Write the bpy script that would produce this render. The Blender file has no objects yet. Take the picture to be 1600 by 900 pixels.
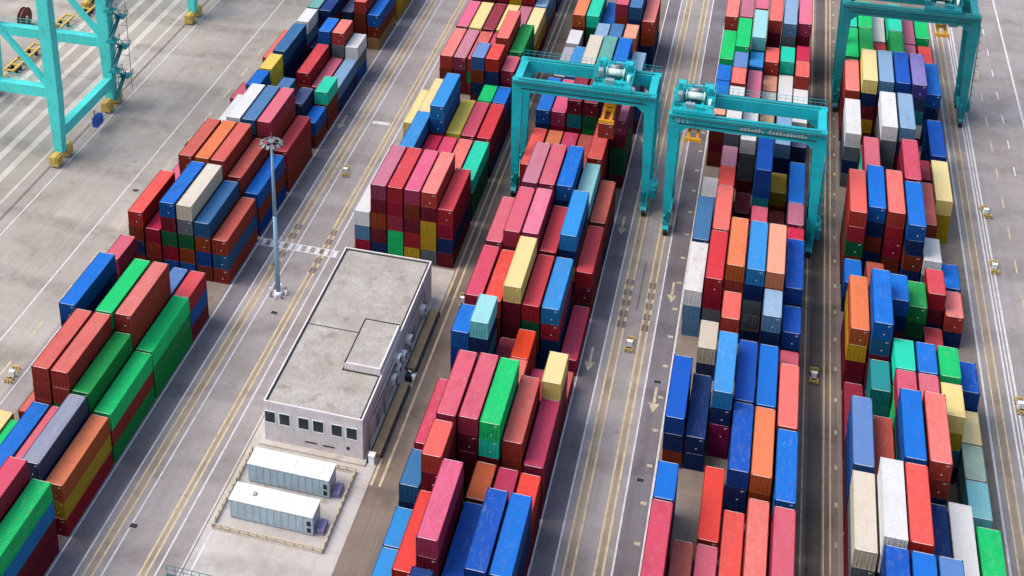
import bpy, math, random
from mathutils import Vector, Matrix
S = bpy.context.scene
C = S.collection
rad = math.radians
rnd = random.Random(7)

# ------------------------------------------------------------------ helpers
def lin(c):
    return tuple(((v/255+0.055)/1.055)**2.4 if v > 10 else v/255/12.92 for v in c)

EXPO = 0.62          # display white corresponds to this albedo on a horizontal roof
def alb(c, k=EXPO):
    return tuple(max(0.004, v*k) for v in lin(c))

class MB:
    """collects faces with material slots; build() links ONE mesh object"""
    def __init__(s): s.v = []; s.f = []; s.m = []; s.sm = []
    def quadbox(s, pts, m=0):
        b = len(s.v); s.v += [tuple(p) for p in pts]
        for q in ((0,3,2,1),(4,5,6,7),(0,1,5,4),(1,2,6,5),(2,3,7,6),(3,0,4,7)):
            s.f.append(tuple(b+i for i in q)); s.m.append(m); s.sm.append(False)
    def box(s, x0, x1, y0, y1, z0, z1, m=0):
        s.quadbox([(x0,y0,z0),(x1,y0,z0),(x1,y1,z0),(x0,y1,z0),(x0,y0,z1),(x1,y0,z1),(x1,y1,z1),(x0,y1,z1)], m)
    def taper(s, a, b, m=0):
        """a,b = (x0,x1,y0,y1,z)"""
        pts = []
        for (x0,x1,y0,y1,z) in (a,b): pts += [(x0,y0,z),(x1,y0,z),(x1,y1,z),(x0,y1,z)]
        s.quadbox(pts, m)
    def bar(s, p, q, w, h=None, m=0):
        h = h or w; p = Vector(p); q = Vector(q); d = (q-p).normalized()
        up = Vector((0,0,1)) if abs(d.z) < .95 else Vector((0,1,0))
        a = d.cross(up).normalized()*w/2; b = a.cross(d).normalized()*h/2
        s.quadbox([p-a-b,p+a-b,q+a-b,q-a-b,p-a+b,p+a+b,q+a+b,q-a+b], m)
    def cyl(s, p, q, r0, r1=None, n=10, m=0):
        r1 = r0 if r1 is None else r1; p = Vector(p); q = Vector(q); d = (q-p).normalized()
        up = Vector((0,0,1)) if abs(d.z) < .95 else Vector((1,0,0))
        a = d.cross(up).normalized(); b = a.cross(d).normalized(); k = len(s.v)
        for (c,r) in ((p,r0),(q,r1)):
            for i in range(n):
                t = 2*math.pi*i/n; s.v.append(tuple(c+a*r*math.cos(t)+b*r*math.sin(t)))
        for i in range(n):
            j = (i+1)%n; s.f.append((k+i,k+n+i,k+n+j,k+j)); s.m.append(m); s.sm.append(True)
        s.f.append(tuple(k+i for i in range(n))); s.m.append(m); s.sm.append(False)
        s.f.append(tuple(k+n+n-1-i for i in range(n))); s.m.append(m); s.sm.append(False)
    def face(s, pts, m=0):
        b = len(s.v); s.v += [tuple(p) for p in pts]; s.f.append(tuple(range(b,b+len(pts)))); s.m.append(m); s.sm.append(False)
    def sheet(s, x0, x1, y0, y1, z, m=0):
        s.face([(x0,y0,z),(x1,y0,z),(x1,y1,z),(x0,y1,z)], m)
    def mesh(s, name, mats):
        me = bpy.data.meshes.new(name); me.from_pydata(s.v, [], s.f); me.update()
        for m in mats: me.materials.append(m)
        me.polygons.foreach_set('material_index', s.m); me.polygons.foreach_set('use_smooth', s.sm)
        return me
    def build(s, name, mats, parent=None, loc=None):
        mats = mats if isinstance(mats, (list,tuple)) else [mats]
        return link(name, s.mesh(name, mats), parent, loc)

def link(name, me, parent=None, loc=None):
    o = bpy.data.objects.new(name, me); C.objects.link(o)
    if parent: o.parent = parent
    if loc: o.location = loc
    return o
def thing(name, label, cat, loc=(0,0,0), rz=0, group=None):
    o = bpy.data.objects.new(name, None); C.objects.link(o); o.location = loc; o.rotation_euler.z = rz
    o.empty_display_size = .5
    return tag(o, label, cat, group)
def tag(o, label, cat, group=None):
    o['label'] = label; o['category'] = cat
    if group: o['group'] = group
    return o
def struct(o): o['kind'] = 'structure'; return o
def kids(o): return [x for x in bpy.data.objects if x.parent == o]
def dup(root, loc, label, group=None, rz=None):
    def cp(o, par):
        c = o.copy(); C.objects.link(c); c.parent = par
        for ch in kids(o): cp(ch, c)
        return c
    r = cp(root, None); r.location = loc; r['label'] = label
    if rz is not None: r.rotation_euler.z = rz
    if group: r['group'] = group
    return r

# ------------------------------------------------------------------ materials
def new_mat(name):
    m = bpy.data.materials.new(name); m.use_nodes = True
    nt = m.node_tree; b = nt.nodes['Principled BSDF']
    return m, nt, b
def N(nt, t, **kw):
    n = nt.nodes.new(t)
    for k, v in kw.items(): setattr(n, k, v)
    return n
def noise(nt, vec, scale, detail=4, rough=.6):
    n = N(nt, 'ShaderNodeTexNoise'); n.inputs['Scale'].default_value = scale
    n.inputs['Detail'].default_value = detail; n.inputs['Roughness'].default_value = rough
    nt.links.new(vec, n.inputs['Vector']); return n.outputs['Fac']
def ramp(nt, fac, a, b, ca=0., cb=1.):
    r = N(nt, 'ShaderNodeMapRange'); r.clamp = True
    for i, v in zip(('From Min','From Max','To Min','To Max'), (a,b,ca,cb)): r.inputs[i].default_value = v
    nt.links.new(fac, r.inputs['Value']); return r.outputs['Result']
def mix(nt, fac, a, b, mode='MIX'):
    m = N(nt, 'ShaderNodeMix', data_type='RGBA', blend_type=mode)
    for sock, v in ((m.inputs[0],fac),(m.inputs[6],a),(m.inputs[7],b)):
        if hasattr(v, 'node'): nt.links.new(v, sock)
        elif isinstance(v, (int,float)): sock.default_value = v
        else: sock.default_value = (*v[:3],1)
    return m.outputs[2]
def math_(nt, op, a, b):
    m = N(nt, 'ShaderNodeMath', operation=op)
    for sock, v in zip(m.inputs, (a,b)):
        if hasattr(v,'node'): nt.links.new(v, sock)
        else: sock.default_value = v
    return m.outputs[0]
def coords(nt, kind='Object'):
    return N(nt, 'ShaderNodeTexCoord').outputs[kind]
def scaled(nt, vec, s):
    m = N(nt, 'ShaderNodeMapping'); m.inputs['Scale'].default_value = s; nt.links.new(vec, m.inputs['Vector']); return m.outputs['Vector']

def plain(name, rgb, rough=.6, metal=0., var=.12, sc=.8, dirt=.0, spec=.3):
    m, nt, b = new_mat(name)
    v = coords(nt)
    col = mix(nt, ramp(nt, noise(nt, v, sc), .3, .7), tuple(x*(1-var) for x in rgb), tuple(min(1,x*(1+var)) for x in rgb))
    if dirt:
        f = ramp(nt, noise(nt, scaled(nt, v, (1.2,1.2,.35)), 1.7, 6, .7), .52, .75, 0, dirt)
        col = mix(nt, f, col, (.09,.06,.04))
    nt.links.new(col, b.inputs['Base Color']); b.inputs['Roughness'].default_value = rough
    b.inputs['Metallic'].default_value = metal; b.inputs['Specular IOR Level'].default_value = spec
    return m

def pavement(name, rgb, var=.18, streak=.12, patch=.0, joints=None):
    """rgb is the display colour of the dry surface; tyre wear runs along Y"""
    a = alb(rgb); m, nt, b = new_mat(name); v = coords(nt)
    big = noise(nt, v, .045, 5, .62); mid = noise(nt, v, .5, 6, .65); fine = noise(nt, v, 6, 3, .6)
    st = noise(nt, scaled(nt, v, (.9,.03,1)), 1.0, 5, .7)
    col = mix(nt, ramp(nt, big, .3, .7), tuple(x*(1-var) for x in a), tuple(x*(1+var) for x in a))
    col = mix(nt, ramp(nt, mid, .35, .65, 0, .22), col, tuple(x*.72 for x in a))
    col = mix(nt, ramp(nt, st, .45, .72, 0, streak*2.2), col, tuple(x*.5 for x in a))
    col = mix(nt, ramp(nt, fine, .3, .7, 0, .16), col, tuple(x*1.25 for x in a))
    oil = ramp(nt, noise(nt, v, .42, 3, .5), .64, .74, 0, .45)
    col = mix(nt, oil, col, tuple(x*.35 for x in a))
    wv = N(nt, 'ShaderNodeTexWave'); wv.wave_type = 'RINGS'; wv.inputs['Scale'].default_value = .021; wv.inputs['Distortion'].default_value = 9; wv.inputs['Detail'].default_value = 3; wv.inputs['Detail Scale'].default_value = .35
    nt.links.new(v, wv.inputs['Vector'])
    tr = math_(nt, 'MULTIPLY', ramp(nt, wv.outputs['Fac'], .80, .97, 0, min(.6,streak*3.2)), ramp(nt, mid, .3, .6))
    col = mix(nt, tr, col, tuple(x*.45 for x in a))
    st2 = ramp(nt, noise(nt, v, .11, 6, .72), .47, .66, 0, .50)
    col = mix(nt, st2, col, (a[0]*.62,a[1]*.56,a[2]*.52))
    wt = ramp(nt, noise(nt, v, .08, 5, .7), .54, .70, 0, .30)
    col = mix(nt, wt, col, tuple(min(1,x*1.35) for x in a))
    if joints:
        br = N(nt, 'ShaderNodeTexBrick'); br.offset = 0; br.inputs['Scale'].default_value = 1
        br.inputs['Brick Width'].default_value = joints[0]; br.inputs['Row Height'].default_value = joints[1]
        br.inputs['Mortar Size'].default_value = .035; br.inputs['Mortar Smooth'].default_value = .1
        nt.links.new(v, br.inputs['Vector'])
        col = mix(nt, math_(nt, 'MULTIPLY', br.outputs['Fac'], .35), col, tuple(x*.4 for x in a))
    nt.links.new(col, b.inputs['Base Color']); b.inputs['Roughness'].default_value = .88
    b.inputs['Specular IOR Level'].default_value = .25
    bp = N(nt, 'ShaderNodeBump'); bp.inputs['Strength'].default_value = .25; bp.inputs['Distance'].default_value = .02
    nt.links.new(fine, bp.inputs['Height']); nt.links.new(bp.outputs['Normal'], b.inputs['Normal'])
    return m

def marking(name, rgb, wear=.5):
    """worn road paint: transparent where the paint has come off"""
    m, nt, b = new_mat(name); v = coords(nt); a = alb(rgb)
    col = mix(nt, ramp(nt, noise(nt, v, 1.1, 6, .7), .35, .7), a, tuple(x*.7 for x in a))
    nt.links.new(col, b.inputs['Base Color']); b.inputs['Roughness'].default_value = .8
    w = ramp(nt, noise(nt, scaled(nt, v, (2.2,.5,1)), 1.6, 6, .75), .5, .72, 1, 1-wear)
    nt.links.new(w, b.inputs['Alpha'])
    return m

def container_paint(name, src, roof, edge=0.):
    """src: ('obj',) per-object colour or ('attr',) vertex colour; alpha carries how much pale dust and painted sky sheen goes in"""
    m, nt, b = new_mat(name)
    if src == 'obj':
        oi = N(nt, 'ShaderNodeObjectInfo'); col, al, rv = oi.outputs['Color'], oi.outputs['Alpha'], oi.outputs['Random']
        v = coords(nt)
        off = N(nt, 'ShaderNodeVectorMath', operation='ADD'); nt.links.new(v, off.inputs[0])
        cx = N(nt, 'ShaderNodeCombineXYZ'); nt.links.new(math_(nt,'MULTIPLY',rv,731.), cx.inputs[0]); nt.links.new(math_(nt,'MULTIPLY',rv,317.), cx.inputs[1])
        nt.links.new(cx.outputs[0], off.inputs[1]); v = off.outputs[0]
    else:
        at = N(nt, 'ShaderNodeVertexColor', layer_name='Col'); col, al = at.outputs['Color'], at.outputs['Alpha']
        v = coords(nt)
    if src == 'obj': al = math_(nt, 'MULTIPLY', al, ramp(nt, rv, 0, 1, .6, 1.5))
    # pale mix on roofs: dust, fading and painted-in sky sheen; hardly on the walls
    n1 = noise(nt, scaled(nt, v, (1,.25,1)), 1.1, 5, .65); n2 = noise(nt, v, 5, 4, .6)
    dust_sheen = math_(nt, 'MULTIPLY', al, ramp(nt, n1, .3, .7, .75 if roof else .05, 1.25 if roof else .35))
    c = mix(nt, dust_sheen, col, (.72,.70,.69))
    c = mix(nt, ramp(nt, n1, .25, .75, 0, .34), c, mix(nt, 1., c, (.66,.62,.62), 'MULTIPLY'))
    wear = ramp(nt, math_(nt, 'FRACT', math_(nt, 'MULTIPLY', rv, 17.3), 0), .25, 1, .15, 1.) if src == 'obj' else ramp(nt, noise(nt, v, .09, 1, .4), .3, .7, .15, 1.)
    scuff = ramp(nt, noise(nt, scaled(nt, v, (2.2,.5,3.5)), 1.3, 6, .75), .54, .74, 0, .24 if roof else .18)
    c = mix(nt, math_(nt, 'MULTIPLY', scuff, wear), c, (.52,.50,.49))
    grime = ramp(nt, noise(nt, scaled(nt, v, (.9,.35,1.2)), .8, 6, .7), .48, .72, 0, .42)
    c = mix(nt, math_(nt, 'MULTIPLY', grime, wear), c, mix(nt, 1., c, (.48,.42,.40), 'MULTIPLY'))
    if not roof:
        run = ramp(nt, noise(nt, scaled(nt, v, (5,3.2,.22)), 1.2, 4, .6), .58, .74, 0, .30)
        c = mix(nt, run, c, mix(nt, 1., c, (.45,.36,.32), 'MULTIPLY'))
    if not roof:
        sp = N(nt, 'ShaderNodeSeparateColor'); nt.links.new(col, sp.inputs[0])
        k = ramp(nt, sp.outputs[1], .09, .46, .44, 1.0)  # walls darkened against roofs: shade painted in on top of less faded paint
        wall_shade = N(nt, 'ShaderNodeCombineColor'); [nt.links.new(k, wall_shade.inputs[i]) for i in range(3)]
        c = mix(nt, 1., c, wall_shade.outputs[0], 'MULTIPLY')
    rust = ramp(nt, noise(nt, scaled(nt, v, (1.6,1.0,.5)), .9, 7, .72), .59, .70, 0, .6)
    c = mix(nt, math_(nt, 'MULTIPLY', rust, wear), c, (.17,.075,.04))
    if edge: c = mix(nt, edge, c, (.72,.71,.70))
    c = mix(nt, ramp(nt, n2, .55, .8, 0, .16), c, (.05,.04,.035))
    nt.links.new(c, b.inputs['Base Color'])
    nt.links.new(ramp(nt, n1, .3, .7, .5, .72), b.inputs['Roughness'])
    b.inputs['Specular IOR Level'].default_value = .10
    return m

M = {}
S_PIT = .7
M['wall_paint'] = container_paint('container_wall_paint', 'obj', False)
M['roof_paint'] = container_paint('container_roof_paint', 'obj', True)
M['edge_paint'] = container_paint('edge_glint_paint', 'obj', True, .45)  # pale highlight painted into the strips along the roof ends
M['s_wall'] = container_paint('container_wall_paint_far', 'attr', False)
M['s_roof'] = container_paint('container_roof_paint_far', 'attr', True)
M['galv'] = plain('galvanised_steel', (.34,.33,.32), .45, .6)
M['label'] = plain('white_decal', (.5,.5,.48), .5, var=.25, sc=4)
M['dark'] = plain('dark_gap', (.02,.02,.022), .7)
M['under'] = plain('container_underside', (.05,.045,.04), .8)
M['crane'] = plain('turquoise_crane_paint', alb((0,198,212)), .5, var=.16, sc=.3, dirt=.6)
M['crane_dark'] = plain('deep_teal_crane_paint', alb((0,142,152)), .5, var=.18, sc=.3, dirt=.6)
M['crane_deck'] = plain('dark_teal_deck', alb((30,98,104)), .7, var=.2, dirt=.4)
M['crane_light'] = plain('pale_turquoise_crane_paint', alb((84,232,228),.7), .5, var=.12, sc=.25, dirt=.5)
M['steel_grey'] = plain('grey_machine_steel', (.25,.28,.30), .5, .2)
M['cream'] = plain('cream_drum_paint', (.50,.64,.60), .5, dirt=.3)
M['white'] = plain('white_paint', (.74,.76,.76), .5, dirt=.25)
M['rubber'] = plain('black_rubber', (.022,.022,.024), .8)
M['glass'] = plain('dark_glass', (.02,.03,.04), .12, spec=.6)
M['yellow'] = plain('machine_yellow', alb((240,170,40)), .5, dirt=.5)
M['yellow_pale'] = plain('worn_yellow_paint', alb((225,190,100)), .6, dirt=.5)
M['tan'] = plain('tan_fence_paint', alb((226,208,178)), .6, dirt=.4)
M['blue'] = plain('cabinet_blue', alb((30,100,200)), .5)
M['red'] = plain('cable_drum_red', alb((125,62,55)), .6, dirt=.3)
M['cable'] = plain('steel_cable', (.04,.04,.04), .5, .4)
M['pole'] = plain('galvanised_mast', alb((150,185,215)), .4, .1)
M['lamp'] = plain('floodlight_housing', alb((140,142,150)), .5)
M['violet'] = plain('violet_paint', alb((150,140,185)), .6)

# ------------------------------------------------------------------ ground
G = {}
G['base'] = pavement('yard_concrete', (170,163,163), joints=(7.3,9.1))
G['quay'] = pavement('quay_concrete', (186,178,171), .22, .16, joints=(5.2,6.4))
G['quaypale'] = pavement('pale_quay_strip', (222,214,208), .10, .08)
G['lane'] = pavement('asphalt_truck_lane', (134,128,136), .16, .22)
G['block'] = pavement('stacking_ground', (150,138,130), .2, .1, joints=(2.7,6.4))
G['brownlane'] = pavement('stained_crane_runway', (146,130,120), .2, .35)
G['darkstrip'] = pavement('rubber_stained_strip', (112,102,100), .2, .4)
G['runway'] = pavement('crane_runway_beam', (180,163,148), .14, .18, joints=(1.2,4.2))
G['apron'] = pavement('pale_apron_concrete', (212,206,202), .13, .12, joints=(5.5,6.0))
G['mark_w'] = marking('white_road_paint', (245,242,246), .45)
G['mark_y'] = marking('yellow_road_paint', (234,214,178), .6)
G['mark_a'] = marking('faded_road_paint', (222,208,180), .85)
G['curb'] = pavement('kerb_stone', (222,214,206), .08, .05)
G['plate'] = pavement('steel_turning_plate', (140,126,122), .15, .2)

def ground(name, x0, x1, y0, y1, z, mat):
    m = MB(); m.sheet(x0, x1, y0, y1, z); return struct(m.build(name, G[mat]))
YN, YF = 60, 420
ground('ground', -900, 900, -300, 2200, 0, 'base')
ground('quay', -420, -94.5, YN-60, YF+300, .004, 'quay')
q = MB()
for x, w in ((-119.6,.5),(-123.6,1.3),(-127.4,1.3),(-131.2,1.2),(-134.9,.9),(-138.2,1.2)): q.sheet(x-w/2, x+w/2, YN-60, YF+300, .008)
struct(q.build('quay_concrete_strip', G['quaypale']))
for x0, x1 in ((-91.2,-73.9),(-58.6,-42.0),(-36.4,-19.9),(-7.4,9.3),(14.6,33.1)):
    ground('stacking_ground', x0, x1, 60 if x0 != -58.6 else 177.9, YF, .004, 'block')
for x0, x1, mt in ((-73.9,-70.5,'lane'),(-70.4,-60.6,'base'),(-19.9,-17.0,'lane'),(-16.9,-10.6,'base'),(-10.5,-7.5,'lane'),(9.35,14.5,'brownlane'),(33.2,38.2,'base'),(-42,-36.5,'brownlane')):
    if mt == 'base': continue
    ground('road', x0, x1, YN, YF, .006, mt)
ground('road', 10.75, 12.45, YN, YF, .010, 'darkstrip')
r = MB()
for x0, x1 in ((-69.55,-68.3),(-63.3,-62.3),(-16.05,-14.8),(-12.55,-11.45),(34.2,35.3)): r.sheet(x0, x1, YN, YF, .010)
struct(r.build('crane_runway', G['runway']))
# edge lines painted along both sides of every runway beam
wl = MB(); yl = MB(); al = MB()
def vline(b, x, w, y0=YN, y1=YF): b.sheet(x-w/2, x+w/2, y0, y1, .014)
for x, w in ((-73.5,.22),(-70.5,.22),(-67.35,.20),(-61.35,.22),(-19.75,.22),(-17.05,.22),(-10.5,.22),(-7.45,.24),(33.3,.26),(-100.95,.24),(-93.9,.16),(46.9,.34)): vline(wl, x, w)
for x, w in ((-114.7,.22),(36.35,.26),(36.85,.2),(37.35,.3)): vline(wl, x, w)
for x in (-69.45,-68.4,-63.2,-62.4,-15.95,-14.9,-12.45,-11.55): vline(yl, x, .26)
for x in (10.2,12.75,13.55,34.25,35.25): vline(yl, x, .2)
for x in (-41.25,-40.15): yl.sheet(x-.16, x+.16, 131.5, 300, .014)
# dashes
for k in range(14): yl.sheet(-97.2, -96.9, 118+k*9.2, 121.4+k*9.2, .014)
for k in range(22): al.sheet(40.5, 40.75, 118+k*9.2, 121.4+k*9.2, .014)
for k in range(16): wl.sheet(43.4, 43.62, 230+k*9.2, 233+k*9.2, .014)
for k in range(40): al.sheet(14.05, 14.4, 118+k*6.5, 118.8+k*6.5, .014)
for k in range(20): al.sheet(-8.6, -7.9, 118+k*6.6, 118.5+k*6.6, .014)
def arrow(b, x, y, L=5.2, w=.36):
    b.sheet(x-w/2, x+w/2, y+1.8, y+L, .014); b.face([(x-.75,y+1.9,.014),(x,y,.014),(x+.75,y+1.9,.014)])
for x, y in ((-18.5,160.5),(-18.4,194.5),(-9.0,154.5),(-9.0,179.0),(-18.4,224),(-9,236),(-72.2,214)): arrow(al, x, y)
arrow(al, -97.2, 177.5, 6); arrow(al, -97.0, 196.5, 6)
struct(al.build('road_marking', G['mark_a']))
# crossings: ladder of white bars, and the steel plates where cranes turn
for y in (176.9,):
    for k in range(10): wl.sheet(-74.6+k*1.5, -73.9+k*1.5, y-.75, y+.75, .018)
    wl.sheet(-74.6,-60.2,y+.75,y+.95,.018); wl.sheet(-74.6,-60.2,y-.95,y-.75,.018)
pl = MB()
for x0, x1 in ((-69.6,-68.2),(-63.4,-62.2),(-16.1,-14.7),(-12.6,-11.4)):
    for k in range(5):
        for j in (0,1):
            y = 171.2+k*2.6+j*.0
            pl.sheet(x0+.12+j*(x1-x0)/2, x0+(x1-x0)/2-.06+j*(x1-x0)/2, y, y+1.5, .016)
struct(pl.build('turning_plate', G['plate']))
wl.sheet(-66.9,-63.6,217.6,218.6,.014)
for y0,y1 in ((176,182.5),): 
    pl2 = MB(); pl2.sheet(-13.75,-13.45,y0,y0+12,.012); struct(pl2.build('drain_channel', G['plate']))
struct(wl.build('road_marking', G['mark_w'])); struct(yl.build('road_marking', G['mark_y']))
# pale apron round the shed, with a raised kerb
ap = MB(); ap.sheet(-58.6, -41.6, 60, 177.8, .008); struct(ap.build('pavement', G['apron']))
k = MB(); k.box(-58.85,-58.6,60,177.8,0,.13); struct(k.build('kerb', G['curb']))
k = MB(); k.sheet(-57.7,-57.45,60,119,.014); struct(k.build('road_marking', G['mark_w']))
g2 = MB(); g2.sheet(-41.05,-40.3,131.5,300,.012); struct(g2.build('cable_channel', G['brownlane']))
# crane rail on the quay
rl = MB(); rl.box(-117.35,-116.85,YN-60,YF+300,.009,.012); struct(rl.build('rail_groove', G['plate']))
rl = MB(); rl.box(-117.14,-117.06,YN-60,YF+300,.012,.05); struct(rl.build('crane_rail', M['galv']))
rl = MB(); rl.box(-141.14,-141.06,YN-60,YF+300,.012,.05); struct(rl.build('crane_rail', M['galv']))
# harbour water beyond the quay edge lies off the picture

# ------------------------------------------------------------------ containers
PAL = {  # display colour of the roof
'sal':(250,128,122),'bsa':(232,118,112),'cor':(250,92,86),'red':(228,78,88),'crm':(214,44,84),'rse':(228,105,128),'ros':(226,92,118),'rsp':(236,84,122),'rsm':(205,78,112),
'pnk':(238,122,155),'mau':(208,126,152),'mar':(160,56,76),'brk':(212,104,94),'brn':(178,88,70),'org':(250,142,100),'rst':(205,98,58),'rdo':(255,82,48),'pea':(250,176,150),
'yel':(252,230,165),'gld':(222,182,66),'ylw':(250,222,112),'grn':(0,216,122),'dgr':(0,126,78),'gr2':(28,166,84),'mnt':(44,224,188),'tea':(38,156,164),'cyn':(156,226,234),'aqu':(120,186,180),'agr':(176,206,190),
'blu':(6,122,226),'roy':(0,96,204),'nav':(28,66,132),'sky':(62,158,236),'stl':(78,132,186),'ltb':(152,188,224),'pwk':(108,148,212),'lav':(138,132,204),'slt':(98,108,150),'slr':(135,145,172),
'wht':(240,241,243),'gry':(166,172,182),'old':(230,222,208),'mag':(188,0,120),'tan':(216,186,150)}
def paint(code, j):
    c = PAL[code]; a = alb(c, .575)
    d = min(.17, .8*min(a)/.72)
    base = tuple(max(.004,(x-d*.7)/(1-d)) for x in a)
    k = 1+.10*(j-.5)
    return tuple(x*k for x in base)+(d,)

H, W = 2.59, 2.44
def container_body(L, low=False):
    m = MB()
    # frame: posts, rails, castings (slot 0 wall paint)
    for x in (0, W-.15):
        for y in (0, L-.15): m.box(x, x+.15, y, y+.15, .12, H-.12)
    for x in (0, W-.18):
        for y in (0, L-.18):
            for z in (0, H-.12): m.box(x-.004, x+.184, y-.004, y+.184, z, z+.122, 0)
    for x in (0, W-.07):
        m.box(x, x+.07, .18, L-.18, H-.10, H-.012); m.box(x, x+.07, .18, L-.18, .02, .17)
    for y in (0, L-.10): m.box(.18, W-.18, y, y+.10, H-.12, H-.008); m.box(.18, W-.18, y, y+.10, 0, .15)
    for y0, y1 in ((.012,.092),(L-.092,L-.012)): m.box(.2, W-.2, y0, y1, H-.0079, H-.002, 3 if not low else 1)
    # corrugated side walls and roof
    p = .56 if low else .406; n = int((L-.3)/p); p = (L-.3)/n; d = .045
    prof = []
    for i in range(n):
        y = .15+i*p
        prof += [(y,0),(y+p*.25,0),(y+p*.42,1),(y+p*.75,1)]
    prof.append((L-.15,0))
    for side in (0,1):
        for (ya,a),(yb,b) in zip(prof, prof[1:]):
            xa = (.012+a*d) if side == 0 else W-.012-a*d; xb = (.012+b*d) if side == 0 else W-.012-b*d
            q = [(xa,ya,.17),(xa,ya,H-.10),(xb,yb,H-.10),(xb,yb,.17)]
            m.face(q if side == 0 else q[::-1], 0)
    for (ya,a),(yb,b) in zip(prof, prof[1:]):
        za = H-.03-a*.026; zb = H-.03-b*.026
        m.face([(.07,ya,za),(W-.07,ya,za),(W-.07,yb,zb),(.07,yb,zb)], 1)
    for y0, y1 in ((.10,.15),(L-.15,L-.10)): m.face([(.07,y0,H-.03),(W-.07,y0,H-.03),(W-.07,y1,H-.03),(.07,y1,H-.03)], 1)
    # blind end, floor
    nn = 7; pw = (W-.3)/nn
    for i in range(nn):
        x = .15+i*pw
        m.face([(x,L-.03,.15),(x,L-.03,H-.12),(x+pw*.5,L-.03,H-.12),(x+pw*.5,L-.03,.15)][::1], 0)
        m.face([(x+pw*.5,L-.06,.15),(x+pw*.5,L-.06,H-.12),(x+pw,L-.06,H-.12),(x+pw,L-.06,.15)], 0)
    m.face([(.15,.09,.15),(W-.15,.09,.15),(W-.15,.09,H-.12),(.15,.09,H-.12)], 0)
    m.face([(.07,.1,.06),(.07,L-.1,.06),(W-.07,L-.1,.06),(W-.07,.1,.06)], 2)
    return m
def door_leaf(right, decal=True):
    m = MB(); x0, x1 = (.16,W/2-.012) if not right else (W/2+.012,W-.16)
    zs = [.16,.62,1.06,1.50,1.94,H-.13]
    for a, b in zip(zs, zs[1:]):
        m.box(x0, x1, .035, .085, a+.035, b-.035, 0); m.box(x0+.01, x1-.01, .055, .085, a-.04, a+.04, 0)
    m.box(x0, x0+.05, .028, .085, .16, H-.13, 0); m.box(x1-.05, x1, .028, .085, .16, H-.13, 0)
    for fx in (.28,.72):
        x = x0+(x1-x0)*fx; m.cyl((x,.012,.10),(x,.012,H-.08),.021,n=6,m=0)
        for z in (.2,.95,1.7,2.4): m.box(x-.06, x+.06, .0, .036, z, z+.07, 0)
        m.box(min(x,x+.27*(1 if fx < .5 else -1)), max(x,x+.27*(1 if fx < .5 else -1)), -.004, .014, 1.08, 1.13, 0)
    if right and decal:
        m.box(x0+.55, x0+.95, .024, .034, 2.18, 2.25, 2)
        m.box(x0+.55, x0+.80, .024, .034, 2.06, 2.11, 2)
        m.box(x0+.12, x0+.28, .020, .030, .74, .90, 2)
    return m
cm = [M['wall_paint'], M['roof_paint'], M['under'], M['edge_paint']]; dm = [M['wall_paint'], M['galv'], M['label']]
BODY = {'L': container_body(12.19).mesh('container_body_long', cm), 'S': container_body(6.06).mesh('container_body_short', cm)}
DOORL = door_leaf(False).mesh('container_door_left', dm); DOORR = door_leaf(True).mesh('container_door_right', dm); DOORP = door_leaf(True, False).mesh('container_door_plain', dm)

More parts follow.
